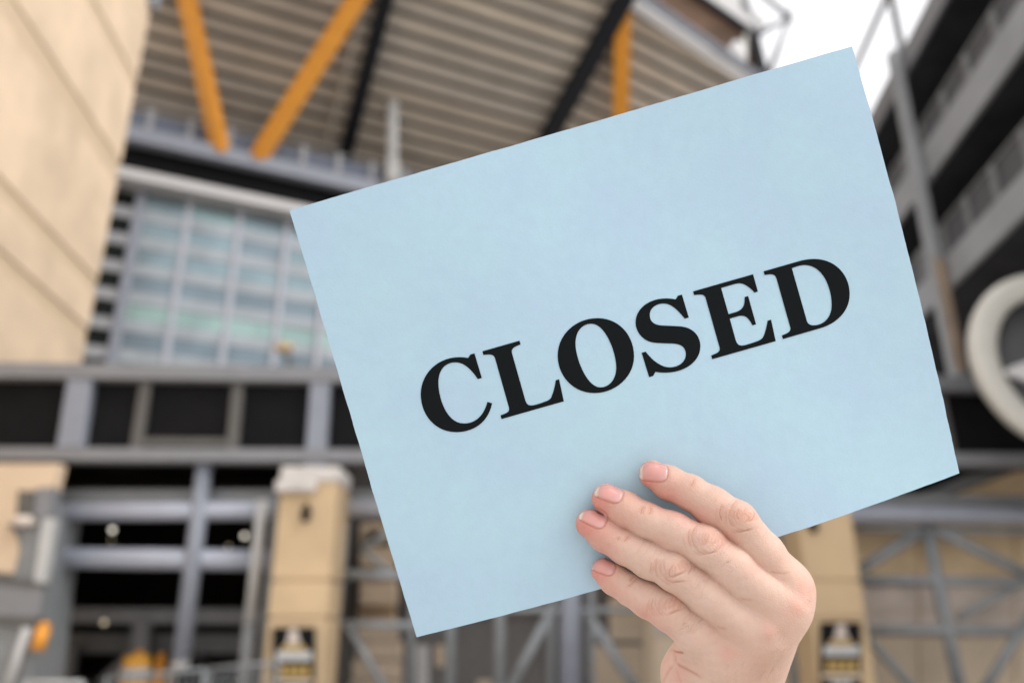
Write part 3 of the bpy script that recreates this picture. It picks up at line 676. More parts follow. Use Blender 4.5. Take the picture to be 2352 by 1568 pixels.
mrf = t.nodes.new('ShaderNodeMapRange'); mrf.inputs['From Min'].default_value = .3; mrf.inputs['From Max'].default_value = .7; mrf.inputs['To Min'].default_value = .968; mrf.inputs['To Max'].default_value = 1.028
mxf = t.nodes.new('ShaderNodeVectorMath'); mxf.operation = 'SCALE'
t.links.new([n for n in t.nodes if n.type == 'TEX_COORD'][0].outputs['Object'], nf.inputs['Vector']); t.links.new(nf.outputs['Fac'], mrf.inputs['Value'])
t.links.new(rmp.outputs['Color'], mxf.inputs[0]); t.links.new(mrf.outputs['Result'], mxf.inputs['Scale']); t.links.new(mxf.outputs['Vector'], b.inputs['Base Color'])
n2 = t.nodes.new('ShaderNodeTexNoise'); n2.inputs['Scale'].default_value = 900; n2.inputs['Detail'].default_value = 4
tcn = [n for n in t.nodes if n.type == 'TEX_COORD'][0]; t.links.new(tcn.outputs['Object'], n2.inputs['Vector'])
bp = t.nodes.new('ShaderNodeBump'); bp.inputs['Strength'].default_value = .17; bp.inputs['Distance'].default_value = .0004
t.links.new(n2.outputs['Fac'], bp.inputs['Height']); t.links.new(bp.outputs['Normal'], b.inputs['Normal'])
nu, nv = 160, 124
uu, vv = np.meshgrid(np.linspace(0, 1, nu), np.linspace(0, 1, nv))
ej = np.random.RandomState(4); e_ = lambda n: np.convolve(ej.normal(0, 1, n + 4), np.ones(5) / 5, 'valid') * .0006
uu[:, 0] += e_(nv); uu[:, -1] += e_(nv); vv[0] += e_(nu); vv[-1] += e_(nu)      # hand-cut edges are never quite straight
front = card_uv(uu, vv).reshape(-1, 3); back = front - CNRM * 0.0005
n = nu * nv; F = []
for j in range(nv - 1):
    for i in range(nu - 1):
        a = j * nu + i; F.append((a, a + nu, a + nu + 1, a + 1)); F.append((n + a, n + a + 1, n + a + nu + 1, n + a + nu))
rim = [i for i in range(nu)] + [j * nu + nu - 1 for j in range(1, nv)] + [(nv - 1) * nu + i for i in range(nu - 2, -1, -1)] + [j * nu for j in range(nv - 2, 0, -1)]
V = np.vstack([front, back, front[rim], back[rim]]); m_ = len(rim)
for i in range(m_): k = (i + 1) % m_; F.append((2 * n + i, 2 * n + k, 2 * n + m_ + k, 2 * n + m_ + i))
VW = c2w_np(V); org = VW[:n].mean(0)
paper = mesh_obj('paper_sign', VW - org, F, pm, None); paper.location = Vector(org)
paper.data.polygons.foreach_set('use_smooth', [i < 2 * (nu - 1) * (nv - 1) for i in range(len(F))])
tag(paper, 'pale blue sheet of paper reading CLOSED in bold black serif letters, held up tilted', 'sign')

# glyph outlines: (scale, origin) then contours of line points (2 numbers) and cubic pieces (6 numbers)
GL = {
 'C': ((.30612, 1660, 1280), [[(777, 433), (873, 754), (820, 769), (735, 640, 640, 552, 530, 551), (390, 552, 306, 650, 306, 815), (306, 1010, 410, 1348, 640, 1348),
       (790, 1348, 900, 1245, 946, 1067), (1007, 1083), (960, 1330, 770, 1461, 538, 1461), (255, 1461, 75, 1225, 75, 968), (75, 700, 295, 483, 578, 483),
       (620, 483, 655, 486, 694, 494), (724, 448)]]),
 'L': ((.30612, 1660, 1280), [[(881, 406), (1365, 268), (1379, 317), (1300, 347, 1250, 368, 1268, 435), (1437, 1030), (1455, 1090, 1470, 1112, 1520, 1112),
       (1560, 1112, 1640, 1086, 1700, 1062), (1740, 1048, 1762, 1035, 1775, 1015), (1800, 970, 1830, 860, 1838, 784), (1882, 771), (1944, 1059), (1131, 1290), (1117, 1242),
       (1190, 1213, 1229, 1205, 1229, 1160), (1229, 1148, 1228, 1140, 1224, 1128), (1047, 502), (1030, 440, 980, 444, 893, 454)]]),
 'O': ((.2296, 2180, 1230), [[(220, 835), (220, 480, 520, 183, 915, 183), (1290, 183, 1550, 480, 1550, 850), (1550, 1190, 1240, 1486, 860, 1486), (480, 1486, 220, 1180, 220, 835)],
       [(530, 620), (530, 420, 640, 280, 810, 280), (1050, 280, 1240, 780, 1240, 1040), (1240, 1250, 1120, 1387, 960, 1387), (730, 1387, 530, 880, 530, 620)]]),
 'S': ((.25514, 2500, 1140), [[(891, 149), (998, 508), (935, 525), (815, 375, 715, 289, 605, 289), (480, 289, 387, 365, 387, 465), (387, 570, 450, 628, 600, 633), (700, 638, 800, 640, 880, 648),
       (1060, 665, 1180, 790, 1180, 960), (1180, 1200, 930, 1371, 630, 1371), (575, 1371, 525, 1366, 476, 1357), (440, 1422), (377, 1440), (260, 1060), (323, 1042),
       (440, 1195, 575, 1287, 700, 1287), (840, 1287, 953, 1200, 953, 1085), (953, 975, 880, 920, 740, 915), (650, 912, 550, 910, 470, 903), (290, 890, 165, 740, 165, 585),
       (165, 370, 370, 209, 645, 209), (700, 209, 745, 214, 793, 225), (827, 167)]]),
 'E': ((.29336, 2740, 1000), [[(109, 563), (926, 330), (992, 565), (944, 580), (890, 510, 800, 453, 745, 453), (720, 453, 690, 460, 660, 468), (491, 516), (592, 873), (680, 848),
       (790, 815, 815, 760, 811, 640), (859, 626), (967, 1011), (919, 1025), (870, 935, 835, 895, 770, 895), (745, 895, 730, 899, 710, 905), (609, 933), (685, 1210),
       (705, 1275, 725, 1300, 770, 1300), (820, 1300, 890, 1272, 960, 1250), (1010, 1232, 1045, 1215, 1060, 1190), (1095, 1130, 1115, 1020, 1124, 962), (1172, 948), (1235, 1240),
       (370, 1486), (356, 1436), (430, 1405, 472, 1390, 472, 1345), (472, 1335, 470, 1325, 467, 1315), (283, 664), (262, 598, 230, 603, 122, 613)]]),
 'D': ((.29336, 2740, 1000), [[(1070, 290), (1540, 155), (1620, 133, 1690, 122, 1760, 122), (2050, 122, 2243, 340, 2243, 600), (2243, 830, 2070, 1000, 1840, 1065), (1333, 1212), (1319, 1163),
       (1395, 1132, 1436, 1115, 1436, 1070), (1436, 1060, 1433, 1050, 1430, 1040), (1248, 395), (1225, 325, 1190, 322, 1084, 341)],
       [(1455, 247), (1530, 222, 1575, 205, 1630, 205), (1880, 205, 1998, 520, 1998, 745), (1998, 930, 1880, 1025, 1750, 1025), (1695, 1025, 1668, 1000, 1655, 950)]]),
}
ink = mat('black ink', (0.0095, 0.0115, 0.0125), 0.85, var=0.05, spec=0.05)
for ch in 'CLOSED':
    (sc_, ox, oy), conts = GL[ch]
    bm = bmesh.new(); edges = []
    for cnt in conts:
        pts = []
        for s_ in cnt:
            if len(s_) == 2: pts.append(np.array(s_, float))
            else:
                a = pts[-1]; b1, b2, c1 = np.array(s_[0:2], float), np.array(s_[2:4], float), np.array(s_[4:6], float)
                for k in range(1, 15):
                    q = k / 14; pts.append(a * (1 - q) ** 3 + 3 * b1 * q * (1 - q) ** 2 + 3 * b2 * q * q * (1 - q) + c1 * q ** 3)
        if np.linalg.norm(pts[0] - pts[-1]) < 1: pts.pop()
        vsb = [bm.verts.new((p[0], -p[1], 0)) for p in pts]
        for i in range(len(vsb)): edges.append(bm.edges.new((vsb[i], vsb[(i + 1) % len(vsb)])))
    bmesh.ops.triangle_fill(bm, use_beauty=True, edges=edges, normal=(0, 0, 1))
    for _ in range(3):
        lg = [e for e in bm.edges if e.calc_length() * sc_ > 26 and not e.is_boundary]
        if lg: bmesh.ops.subdivide_edges(bm, edges=lg, cuts=1); bmesh.ops.triangulate(bm, faces=bm.faces)
    xy = np.array([v.co[:2] for v in bm.verts]); px = (ox + xy[:, 0] * sc_) * .574219; py = (oy - xy[:, 1] * sc_) * .574219
    u, v = card_inv(px, py); P = c2w_np(card_uv(u, v) + CNRM * .00022)
    for vtx, p in zip(bm.verts, P): vtx.co = p
    bmesh.ops.recalc_face_normals(bm, faces=bm.faces)
    me = bpy.data.meshes.new('letter'); bm.to_mesh(me); bm.free(); me.materials.append(ink)
    if len(me.polygons) and Vector(me.polygons[0].normal).dot(FWD) > 0: me.flip_normals()
    o = bpy.data.objects.new('letter', me); col.objects.link(o); o.parent = paper; o.matrix_parent_inverse = Matrix.Translation(-Vector(org))

# ------------------------------------------------------------------ hand
ZS = .62565
def z2px(zx, zy): return (2200 + np.asarray(zx, float) * ZS) * .574219, (1750 + np.asarray(zy, float) * ZS) * .574219
def HP(zx, zy, h):
    """point seen at (zx, zy) of the hand study, h millimetres in front of the sheet (camera axes, mm)"""
    x, y = z2px(zx, zy); u, v = card_inv(x, y); d = float(card_uv(u, v)[0][2]) * 1000 - h
    return np.array([(x - CX) / FPX * d, (CY - y) / FPX * d, d])
FING = {   # tip end, then joint list (zx, zy, height, radius)
 'index': [(655, 232, 6.9, 6.4), (760, 285, 8.0, 7.3), (892, 347, 11.0, 7.8), (1040, 437, 14.5, 8.6), (1195, 533, 17.5, 8.7), (1365, 742, 19.0, 9.3), (1508, 958, 20.0, 10.6)],
 'middle': [(362, 390, 7.2, 7.0), (478, 452, 8.4, 7.7), (610, 526, 11.5, 7.9), (788, 594, 16.0, 8.3), (992, 695, 20.5, 8.8), (1165, 832, 23.0, 9.3), (1470, 1095, 24.5, 11.3)],
 'ring': [(254, 548, 7.0, 6.7), (350, 615, 8.2, 7.3), (480, 700, 11.2, 7.6), (650, 785, 15.5, 7.8), (792, 853, 19.0, 8.3), (1010, 1010, 22.0, 9.0), (1340, 1255, 23.5, 11.2)],
 'pinky': [(342, 850, 6.4, 5.8), (412, 902, 7.4, 6.6), (510, 968, 10.2, 7.0), (632, 1033, 13.5, 7.9), (752, 1100, 16.2, 8.6), (930, 1232, 18.5, 9.8), (1125, 1395, 17.5, 10.6)],
}
FP3 = {k: [(HP(a, b_, h), r) for a, b_, h, r in v] for k, v in FING.items()}
PALM = [((1508, 958, 20.0, 10.6), (1264, 1730, 4, 11.5)), ((1470, 1095, 24.5, 11.3), (1176, 1750, 7, 13)), ((1340, 1255, 23.5, 11.2), (1080, 1750, 6, 13)),
        ((1125, 1395, 17.5, 10.6), (990, 1750, 3, 13)), ((930, 1300, 4, 9), (890, 1500, -3, 12.0)), ((890, 1500, -3, 12), (910, 1760, -2, 15)),
        ((1330, 1230, 5, 12), (1180, 1600, -4, 15)), ((1460, 1060, 10, 10), (1310, 1400, 0, 12)), ((1180, 1380, 2, 12), (1090, 1700, -6, 16)),
        ((1508, 965, 17.5, 9.6), (1462, 1090, 21, 10)), ((1462, 1090, 21, 10), (1335, 1250, 20.5, 10)), ((1335, 1250, 20.5, 10), (1125, 1390, 15, 9.8)),
        ((1455, 905, 17, 8.6), (1370, 1010, 19.5, 8.8)), ((1370, 1010, 19.5, 8.8), (1230, 1150, 19, 8.8)), ((1230, 1150, 19, 8.8), (1040, 1300, 15, 8.6)),
        ((1222, 1760, 2, 17), (1180, 2350, 8, 22)), ((960, 1760, -1, 18), (900, 2350, 6, 23))]
PALM3 = [(HP(*a[:3]), a[3], HP(*b_[:3]), b_[3]) for a, b_ in PALM]
THUMB = [(1150, 1700, -10, 14), (1330, 1210, -17, 11.5), (1250, 800, -10.6, 9.6), (1150, 650, -9.6, 8.9), (1030, 510, -8.2, 7.4)]
TH3 = [(HP(a, b_, h), r) for a, b_, h, r in THUMB]
WEB = [HP(1420, 868, 22), HP(1235, 1042, 24), HP(1080, 1215, 22)]
WDIR = HP(1640, 1100, 20) - HP(1420, 868, 20); WDIR /= np.linalg.norm(WDIR)
def cone(P, a, ra, b_, rb):
    ba = (b_ - a).astype(np.float32); pa = P - a.astype(np.float32)
    h = np.clip(pa @ ba / float(ba @ ba), 0, 1)
    q = pa - h[:, None] * ba
    return np.sqrt((q * q).sum(1)) - (ra + (rb - ra) * h)
def smin(a, b_, k):
    h = np.maximum(k - np.abs(a - b_), 0) / k; return np.minimum(a, b_) - h * h * k * .25
def smooth01(x): x = np.clip(x, 0, 1); return x * x * (3 - 2 * x)
PADS = []
for fk in FP3:
    for (i0, i1, rr, dn) in ((1, 2, .80, 2.6), (3, 3, .0, 0),):
        if rr: PADS.append((fk, i0, i1, rr, dn))
def sdf(P):
    P = P.astype(np.float32); palm = None
    for a, ra, b_, rb in PALM3:
        d = cone(P, a, ra, b_, rb); palm = d if palm is None else smin(palm, d, 7.0)
    for (a, ra), (b_, rb) in zip(TH3[:-1], TH3[1:]): palm = smin(palm, cone(P, a, ra, b_, rb), 5.0)
    fd = []
    for k in ('index', 'middle', 'ring', 'pinky'):
        ch = FP3[k]; d = None
        for i, ((a, ra), (b_, rb)) in enumerate(zip(ch[:-1], ch[1:])):
            e = cone(P, a, ra, b_, rb); d = e if d is None else smin(d, e, 2.5)
        # knuckle bulge on the back of the finger, soft pads between the joints on the palm side
        pc = ch[4][0] + np.array([0, 0.3, -1.6]); e = np.sqrt(((P - pc.astype(np.float32)) ** 2).sum(1)) - ch[4][1] * .93; d = smin(d, e, 3.0)
        for (i0, i1, rr) in ((2, 4, .86), (4, 6, .9), (0, 2, .85)):
            m = (ch[i0][0] + ch[i1][0]) / 2 + np.array([-.6, -1.2, 2.6]); e = np.sqrt(((P - m.astype(np.float32)) ** 2).sum(1)) - ch[i0][1] * rr; d = smin(d, e, 5.0)
        fd.append(d)
    f = fd[0]
    for i in range(3):
        tt = (P - WEB[i].astype(np.float32)) @ WDIR.astype(np.float32)
        k2 = .18 + 10.0 * smooth01((tt + 1.0) / 15.0)
        f = smin(f, fd[i + 1], k2)
    return smin(f, palm, 5.0)
def surface_nets(lo, hi, h, cf):
    n3 = (np.ceil((hi - lo) / (h * cf)).astype(int)) ; nf = n3 * cf
    ax = [lo[i] + (np.arange(n3[i]) + .5) * h * cf for i in range(3)]
    C = np.stack(np.meshgrid(*ax, indexing='ij'), -1).reshape(-1, 3)
    dc = np.concatenate([sdf(c) for c in np.array_split(C, max(1, len(C) // 200000))]).reshape(n3)
    mask = np.abs(dc) < h * cf * 1.25 + .6
    D = np.repeat(np.repeat(np.repeat(np.where(dc < 0, -9, 9).astype(np.float32), cf, 0), cf, 1), cf, 2)
    idx = np.argwhere(np.repeat(np.repeat(np.repeat(mask, cf, 0), cf, 1), cf, 2))
    PT = lo + idx * h
    D[tuple(idx.T)] = np.concatenate([sdf(c) for c in np.array_split(PT, max(1, len(PT) // 200000))])
    s = D < 0; sh = np.array(D.shape) - 1
    cnt = np.zeros(sh, np.uint8)
    for o in np.ndindex(2, 2, 2): cnt += s[o[0]:sh[0] + o[0], o[1]:sh[1] + o[1], o[2]:sh[2] + o[2]]
    act = np.argwhere((cnt > 0) & (cnt < 8)); vid = -np.ones(sh, np.int64); vid[tuple(act.T)] = np.arange(len(act))
    offs = list(np.ndindex(2, 2, 2)); val = np.stack([D[act[:, 0] + o[0], act[:, 1] + o[1], act[:, 2] + o[2]] for o in offs], 1)
    acc = np.zeros((len(act), 3)); num = np.zeros(len(act))
    for i, a in enumerate(offs):
        for j, b_ in enumerate(offs):
            if j > i and sum(abs(np.array(a) - np.array(b_))) == 1:
                va, vb = val[:, i], val[:, j]; m = (va < 0) != (vb < 0); tt = np.where(m, va / np.where(m, va - vb, 1), 0)
                acc += m[:, None] * (np.array(a) + tt[:, None] * (np.array(b_) - np.array(a))); num += m
    V = lo + (act + acc / num[:, None]) * h
    F = []
    for axis in range(3):
        u_, v_ = (axis + 1) % 3, (axis + 2) % 3
        sl0 = [slice(None)] * 3; sl1 = [slice(None)] * 3; sl0[axis] = slice(0, -1); sl1[axis] = slice(1, None)
        A, B_ = s[tuple(sl0)], s[tuple(sl1)]
        for sign in (0, 1):
            e = np.argwhere((A & ~B_) if sign == 0 else (~A & B_)); e = e[(e[:, u_] > 0) & (e[:, v_] > 0) & (e[:, u_] < sh[u_]) & (e[:, v_] < sh[v_])]
            def cell(du, dv):
                q = e.copy(); q[:, u_] -= du; q[:, v_] -= dv; return vid[tuple(q.T)]
            q = [cell(1, 1), cell(0, 1), cell(0, 0), cell(1, 0)]
            if sign: q = q[::-1]
            F.append(np.stack(q, 1))
    return V, np.concatenate(F)
allp = np.array([p for ch in FP3.values() for p, r in ch] + [q for a in PALM3 for q in (a[0], a[2])] + [p for p, r in TH3])
allr = np.array([r for ch in FP3.values() for p, r in ch] + [q for a in PALM3 for q in (a[1], a[3])] + [r for p, r in TH3])[:, None]
lo_, hi_ = (allp - allr).min(0) - 3, (allp + allr).max(0) + 3
HV, HF = surface_nets(lo_, hi_, 0.38, 6)
def grad(P):
    e = .15; return np.stack([(sdf(P + d) - sdf(P - d)) / (2 * e) for d in np.eye(3) * e], 1)
for _ in range(2):
    gq = grad(HV); HV = HV - (gq * (sdf(HV) / np.maximum((gq * gq).sum(1), .3))[:, None]) * .9
gq = grad(HV); NV = gq / np.maximum(np.linalg.norm(gq, axis=1), 1e-6)[:, None]
# vertex positions in the hand study picture, for skin folds and colouring
hx = CX + FPX * HV[:, 0] / HV[:, 2]; hy = CY - FPX * HV[:, 1] / HV[:, 2]
zx = (hx / .574219 - 2200) / ZS; zy = (hy / .574219 - 1750) / ZS
face = np.clip(-(NV * (HV / np.linalg.norm(HV, axis=1)[:, None])).sum(1) * 1.6, 0, 1)
dsp = np.zeros(len(HV)); fold = np.zeros(len(HV))
rng = np.random.RandomState(3)
def crease(pts, sig, dep, fade=True):
    global dsp, fold
    pts = np.array(pts, float); x0, y0 = pts.min(0) - sig * 4; x1, y1 = pts.max(0) + sig * 4
    I = np.where((zx > x0) & (zx < x1) & (zy > y0) & (zy < y1) & (face > 0))[0]
    if not len(I): return
    best = np.full(len(I), 1e9); tt = np.zeros(len(I)); q = np.stack([zx[I], zy[I]], 1); n = len(pts) - 1
    for i in range(n):
        a, b_ = pts[i], pts[i + 1]; ba = b_ - a; h = np.clip(((q - a) @ ba) / max(ba @ ba, 1e-6), 0, 1)
        d = np.linalg.norm(q - a - h[:, None] * ba, axis=1); m = d < best; best[m] = d[m]; tt[m] = (i + h[m]) / n
    wgt = np.exp(-(best / sig) ** 2) * face[I]
    if fade: wgt *= np.clip(np.sin(np.pi * np.clip(tt, .02, .98)) * 1.5, 0, 1)
    dsp[I] -= wgt * dep; fold[I] = np.maximum(fold[I], wgt * min(1, dep / .36) * (1 if sig < 9.5 else .35 if sig < 16 else 0))
def bulge(c, d, la, lb, hgt):
    global dsp
    d = np.array(d, float); d /= np.linalg.norm(d); n = np.array([-d[1], d[0]]); q = np.stack([zx - c[0], zy - c[1]], 1)
    dsp += hgt * np.exp(-((q @ d) / la) ** 2 - ((q @ n) / lb) ** 2) * face
def knuckle(c, d, folds, s=1.0):
    bulge(c, d, 62 * s, 60 * s, .4)
    for i, P in enumerate(folds):
        P = np.array(P, float); Q = []
        for k in range(len(P) - 1):            # rounded through the traced points
            p0, p1, p2, p3 = P[max(k - 1, 0)], P[k], P[k + 1], P[min(k + 2, len(P) - 1)]
            for q in np.linspace(0, 1, 6)[:-1]:
                Q.append(.5 * (2 * p1 + (p2 - p0) * q + (2 * p0 - 5 * p1 + 4 * p2 - p3) * q * q + (3 * p1 - p0 - 3 * p2 + p3) * q ** 3))
        Q.append(P[-1]); Q = np.array(Q); cum = np.cumsum(rng.normal(0, 1.3, Q.shape), 0); Q = Q + cum - cum.mean(0)
        crease(Q, rng.uniform(4, 5), rng.uniform(.15, .28))
        for o in (-30, -21, -11, 10, 19, 28):  # faint companion lines
            cum = np.cumsum(rng.normal(0, 1.6, Q.shape), 0); k0 = rng.randint(0, max(1, len(Q) // 3)); k1 = len(Q) - rng.randint(0, max(1, len(Q) // 3))
            crease((Q + cum - cum.mean(0) + np.array([o, -o * .25]))[k0:k1], 4.2, rng.uniform(.07, .17))
knuckle((1226, 485), (.80, .60), [[(1200, 390), (1165, 430), (1142, 490), (1155, 550), (1200, 582)], [(1212, 450), (1192, 498), (1216, 532)], [(1255, 440), (1240, 478), (1268, 505), (1262, 540)],
        [(1285, 466), (1306, 490), (1292, 522), (1258, 538)], [(1170, 585), (1230, 602), (1295, 578)], [(1100, 420), (1085, 480), (1100, 540)]])
knuckle((990, 640), (.86, .51), [[(945, 550), (915, 590), (905, 640), (925, 690), (962, 722)], [(900, 570), (884, 640), (902, 712)], [(985, 600), (970, 650), (986, 692)], [(1012, 600), (1002, 660), (986, 692)],
        [(1040, 580), (1068, 612), (1058, 662), (1028, 692)], [(912, 692), (960, 736), (1030, 738), (1082, 702)], [(1092, 620), (1104, 670), (1072, 722)]])
knuckle((808, 822), (.86, .51), [[(735, 760), (705, 810), (712, 870), (752, 912)], [(800, 798), (766, 850), (776, 890), (842, 862), (884, 830)], [(842, 778), (850, 818), (880, 852)], [(722, 882), (780, 922), (862, 918)],
        [(896, 790), (906, 832), (880, 872)], [(690, 770), (672, 820), (680, 870)]])
knuckle((765, 1065), (.82, .57), [[(722, 1008), (690, 1060), (696, 1120), (732, 1142)], [(762, 1018), (736, 1070), (742, 1112)], [(812, 1000), (790, 1050), (760, 1102)], [(836, 1038), (830, 1088), (790, 1120), (748, 1132)],
        [(660, 1020), (648, 1070), (656, 1110)]], .9)
for P in ([(928, 252), (914, 288), (896, 316)], [(606, 428), (584, 460), (582, 492)], [(640, 430), (646, 466), (626, 496)], [(512, 618), (486, 648), (468, 668)], [(444, 628), (430, 656)],
          [(562, 888), (526, 928), (488, 962)], [(540, 880), (505, 920)]):
    crease(P, 4.6, .26); crease([(x + 12, y + 3) for x, y in P], 4.5, .12); crease([(x - 13, y - 3) for x, y in P], 4.5, .10)
# fine lines across the fingers either side of the knuckles
for (c, d, hw) in (((1226, 485), (.80, .60), 84), ((990, 640), (.86, .51), 90), ((808, 822), (.86, .51), 88), ((765, 1065), (.82, .57), 80)):
    d = np.array(d); n = np.array([-d[1], d[0]])
    for off in list(range(-260, -125, 16)) + list(range(135, 230, 20)):
        P = [np.array(c) + d * (off + 16 * k * k * (-1 if off < 0 else 1) + rng.uniform(-3, 3)) + n * k * hw for k in np.linspace(-1, 1, 9)]; crease(P, 4.5, rng.uniform(.03, .085))
# web folds and the folds of the side of the hand
crease([(1395, 850), (1440, 864), (1500, 868), (1540, 858)], 7, .13); crease([(1215, 1028), (1250, 1036), (1310, 1040)], 7, .13); crease([(1065, 1200), (1090, 1216), (1130, 1222)], 7, .13)
crease([(770, 1345), (800, 1366), (835, 1372), (860, 1374)], 8, .5); crease([(810, 1385), (850, 1418), (900, 1438), (950, 1445)], 11, .14)
crease([(800, 1425), (830, 1455), (880, 1480), (935, 1510), (985, 1545)], 9, .24); crease([(802, 1460), (815, 1500), (835, 1550), (845, 1600)], 10, .18)
crease([(800, 1445), (765, 1480), (735, 1530), (710, 1590)], 10, .34); crease([(780, 1395), (740, 1425), (705, 1455)], 13, .08); crease([(850, 1545), (900, 1562), (960, 1592)], 11, .10)
crease([(735, 1320), (775, 1360), (800, 1400), (800, 1450)], 11, .5)
crease([(700, 1340), (730, 1345), (770, 1375)], 11, .15); crease([(1370, 1500), (1430, 1470), (1500, 1480)], 16, .15)
# hollows between the knuckles of the palm
crease([(1400, 850), (1480, 915), (1560, 985), (1640, 1065), (1700, 1110)], 40, .45); crease([(1210, 1015), (1330, 1115), (1420, 1195), (1475, 1270), (1500, 1350)], 40, .5); crease([(1060, 1190), (1180, 1290), (1260, 1380), (1300, 1450)], 40, .3)
bulge((1590, 1075), (1, .4), 60, 50, .5); bulge((1400, 1235), (1, .5), 60, 60, .7); bulge((1130, 1380), (1, .4), 60, 60, .4)
bulge((1380, 1480), (.45, -.9), 130, 26, .5); bulge((1240, 1480), (.4, -.9), 150, 24, .4)
# nails: bed outlines in the study, used for the groove here and the plates below
NAILS = [((668, 219), 4, 88, 63), ((385, 346), 20, 86, 64), ((283, 508), 26, 84, 60), ((345, 820), 20, 76, 52)]
def nail_xy(c, ang, hl, hw, a, b_):
    ca, sa = math.cos(R(ang)), math.sin(R(ang)); a = np.asarray(a, float); b_ = np.asarray(b_, float)
    wv = np.where(a > 0, np.sqrt(np.clip(1 - (a * .97) ** 4, 0, 1)), 1 - .10 * a * a)
    x = a * hl - np.where(a < 0, 14 * (1 - b_ * b_) * a * a, 0) + np.where(a < 0, 14 * a * a, 0) * 0; y = b_ * hw * wv
    return c[0] + x * ca - y * sa, c[1] + x * sa + y * ca
for (c, ang, hl, hw) in NAILS:
    P = [nail_xy(c, ang, hl, hw, a, 1.0) for a in np.linspace(-.9, 1, 16)] + [nail_xy(c, ang, hl, hw, a, -1.0) for a in np.linspace(1, -.9, 16)]
    crease([(float(x), float(y)) for x, y in P], 5.5, .22, False)
    a_, b2_ = math.cos(R(ang)), math.sin(R(ang)); bulge((c[0] + a_ * (hl + 20), c[1] + b2_ * (hl + 20)), (b2_, -a_), 50, 16, .18)
# broad skin unevenness
def vnoise(x, y, z, s, seed):
    r = np.random.RandomState(seed); o = np.zeros(len(x))
    for _ in range(7):
        k = r.normal(size=3); k *= s * r.uniform(.6, 1.6) / np.linalg.norm(k); o += np.sin(x * k[0] + y * k[1] + z * k[2] + r.uniform(0, 6.28))
    return o / 7
dsp += .10 * vnoise(HV[:, 0], HV[:, 1], HV[:, 2], .45, 1) + .035 * vnoise(HV[:, 0], HV[:, 1], HV[:, 2], 1.7, 2)
HV2 = HV + NV * dsp[:, None]
# skin colour: warm base, pinker tips and knuckles, paler proximal phalanges
skin = np.tile(np.array([.655, .443, .352]), (len(HV), 1))
def tint(c, rad, colr, amt, elong=None):
    global skin
    if elong is None: d2 = ((zx - c[0]) ** 2 + (zy - c[1]) ** 2) / rad ** 2
    else:
        d = np.array(elong, float); l = np.linalg.norm(d); d /= l; q = np.stack([zx - c[0], zy - c[1]], 1); d2 = ((q @ d) / (rad * 2)) ** 2 + ((q @ np.array([-d[1], d[0]])) / rad) ** 2
    a = (amt * np.exp(-d2))[:, None]; skin = skin * (1 - a) + np.array(colr) * a
PINK = (.64, .245, .20); RED = (.66, .33, .265); PALE = (.70, .515, .43); TANB = (.60, .375, .27)
for c, r_ in (((600, 260), 120), ((300, 400), 130), ((200, 560), 130), ((300, 850), 110)): tint(c, r_, PINK, .86)
tint((760, 380), 110, PINK, .55); tint((480, 560), 110, PINK, .35); tint((330, 690), 100, PINK, .35); tint((420, 1000), 110, PINK, .3); tint((960, 520), 90, PINK, .4); tint((600, 1140), 90, PINK, .5); tint((720, 1270), 80, PINK, .5); tint((850, 500), 70, PINK, .35); tint((1130, 640), 60, PINK, .35); tint((700, 660), 50, PINK, .25); tint((1000, 1440), 90, RED, .15); tint((1320, 830), 60, PINK, .2)
for c in ((1226, 485), (990, 640), (808, 822), (765, 1065)): tint(c, 75, (.60, .33, .24), .5)
for c in ((915, 292), (618, 470), (490, 640), (518, 930)): tint(c, 50, TANB, .35)
for c in ((1590, 1075), (1395, 1235), (1130, 1385), (1640, 960)): tint(c, 62, RED, .6)
for c in ((1080, 800), (860, 620), (640, 720), (930, 1000), (620, 980), (1250, 980), (1200, 1130), (900, 1330)): tint(c, 95, PALE, .55, (.85, .5))
tint((1400, 1480), 120, TANB, .4, (.4, -.9)); tint((1560, 880), 100, TANB, .25); tint((1330, 1050), 120, TANB, .15)
tint((740, 1420), 80, (.72, .45, .37), .6); tint((820, 1520), 60, (.70, .36, .30), .5); tint((1000, 1480), 150, PALE, .4)
mo = (vnoise(HV[:, 0], HV[:, 1], HV[:, 2], .5, 5) + .8 * vnoise(HV[:, 0], HV[:, 1], HV[:, 2], 1.3, 6) + .6 * vnoise(HV[:, 0], HV[:, 1], HV[:, 2], 3.2, 8))[:, None]
skin *= 1 + .044 * mo * np.array([.5, 1.3, 1.4])
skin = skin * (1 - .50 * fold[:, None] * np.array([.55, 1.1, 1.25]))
skin = np.clip(skin, 0, 1)
hw_ = c2w_np(HV2 / 1000.0); horg = c2w_np(np.array([HP(1090, 1750, 0)]) / 1000.0)[0]
sm = bpy.data.materials.new('skin'); sm.use_nodes = True; t = sm.node_tree; b = t.nodes['Principled BSDF']
at_ = t.nodes.new('ShaderNodeVertexColor'); at_.layer_name = 'skin'
t.links.new(at_.outputs['Color'], b.inputs['Base Color'])
b.inputs['Roughness'].default_value = .52; b.inputs['Specular IOR Level'].default_value = .35
b.inputs['Subsurface Weight'].default_value = .35; b.inputs['Subsurface Radius'].default_value = (1.0, .36, .18); b.inputs['Subsurface Scale'].default_value = .0021
tcn = t.nodes.new('ShaderNodeTexCoord'); vz = t.nodes.new('ShaderNodeTexVoronoi'); vz.inputs['Scale'].default_value = 1500; vz.feature = 'F1'
t.links.new(tcn.outputs['Object'], vz.inputs['Vector']); bp = t.nodes.new('ShaderNodeBump'); bp.inputs['Strength'].default_value = .55; bp.inputs['Distance'].default_value = .0003
t.links.new(vz.outputs['Distance'], bp.inputs['Height']); t.links.new(bp.outputs['Normal'], b.inputs['Normal'])
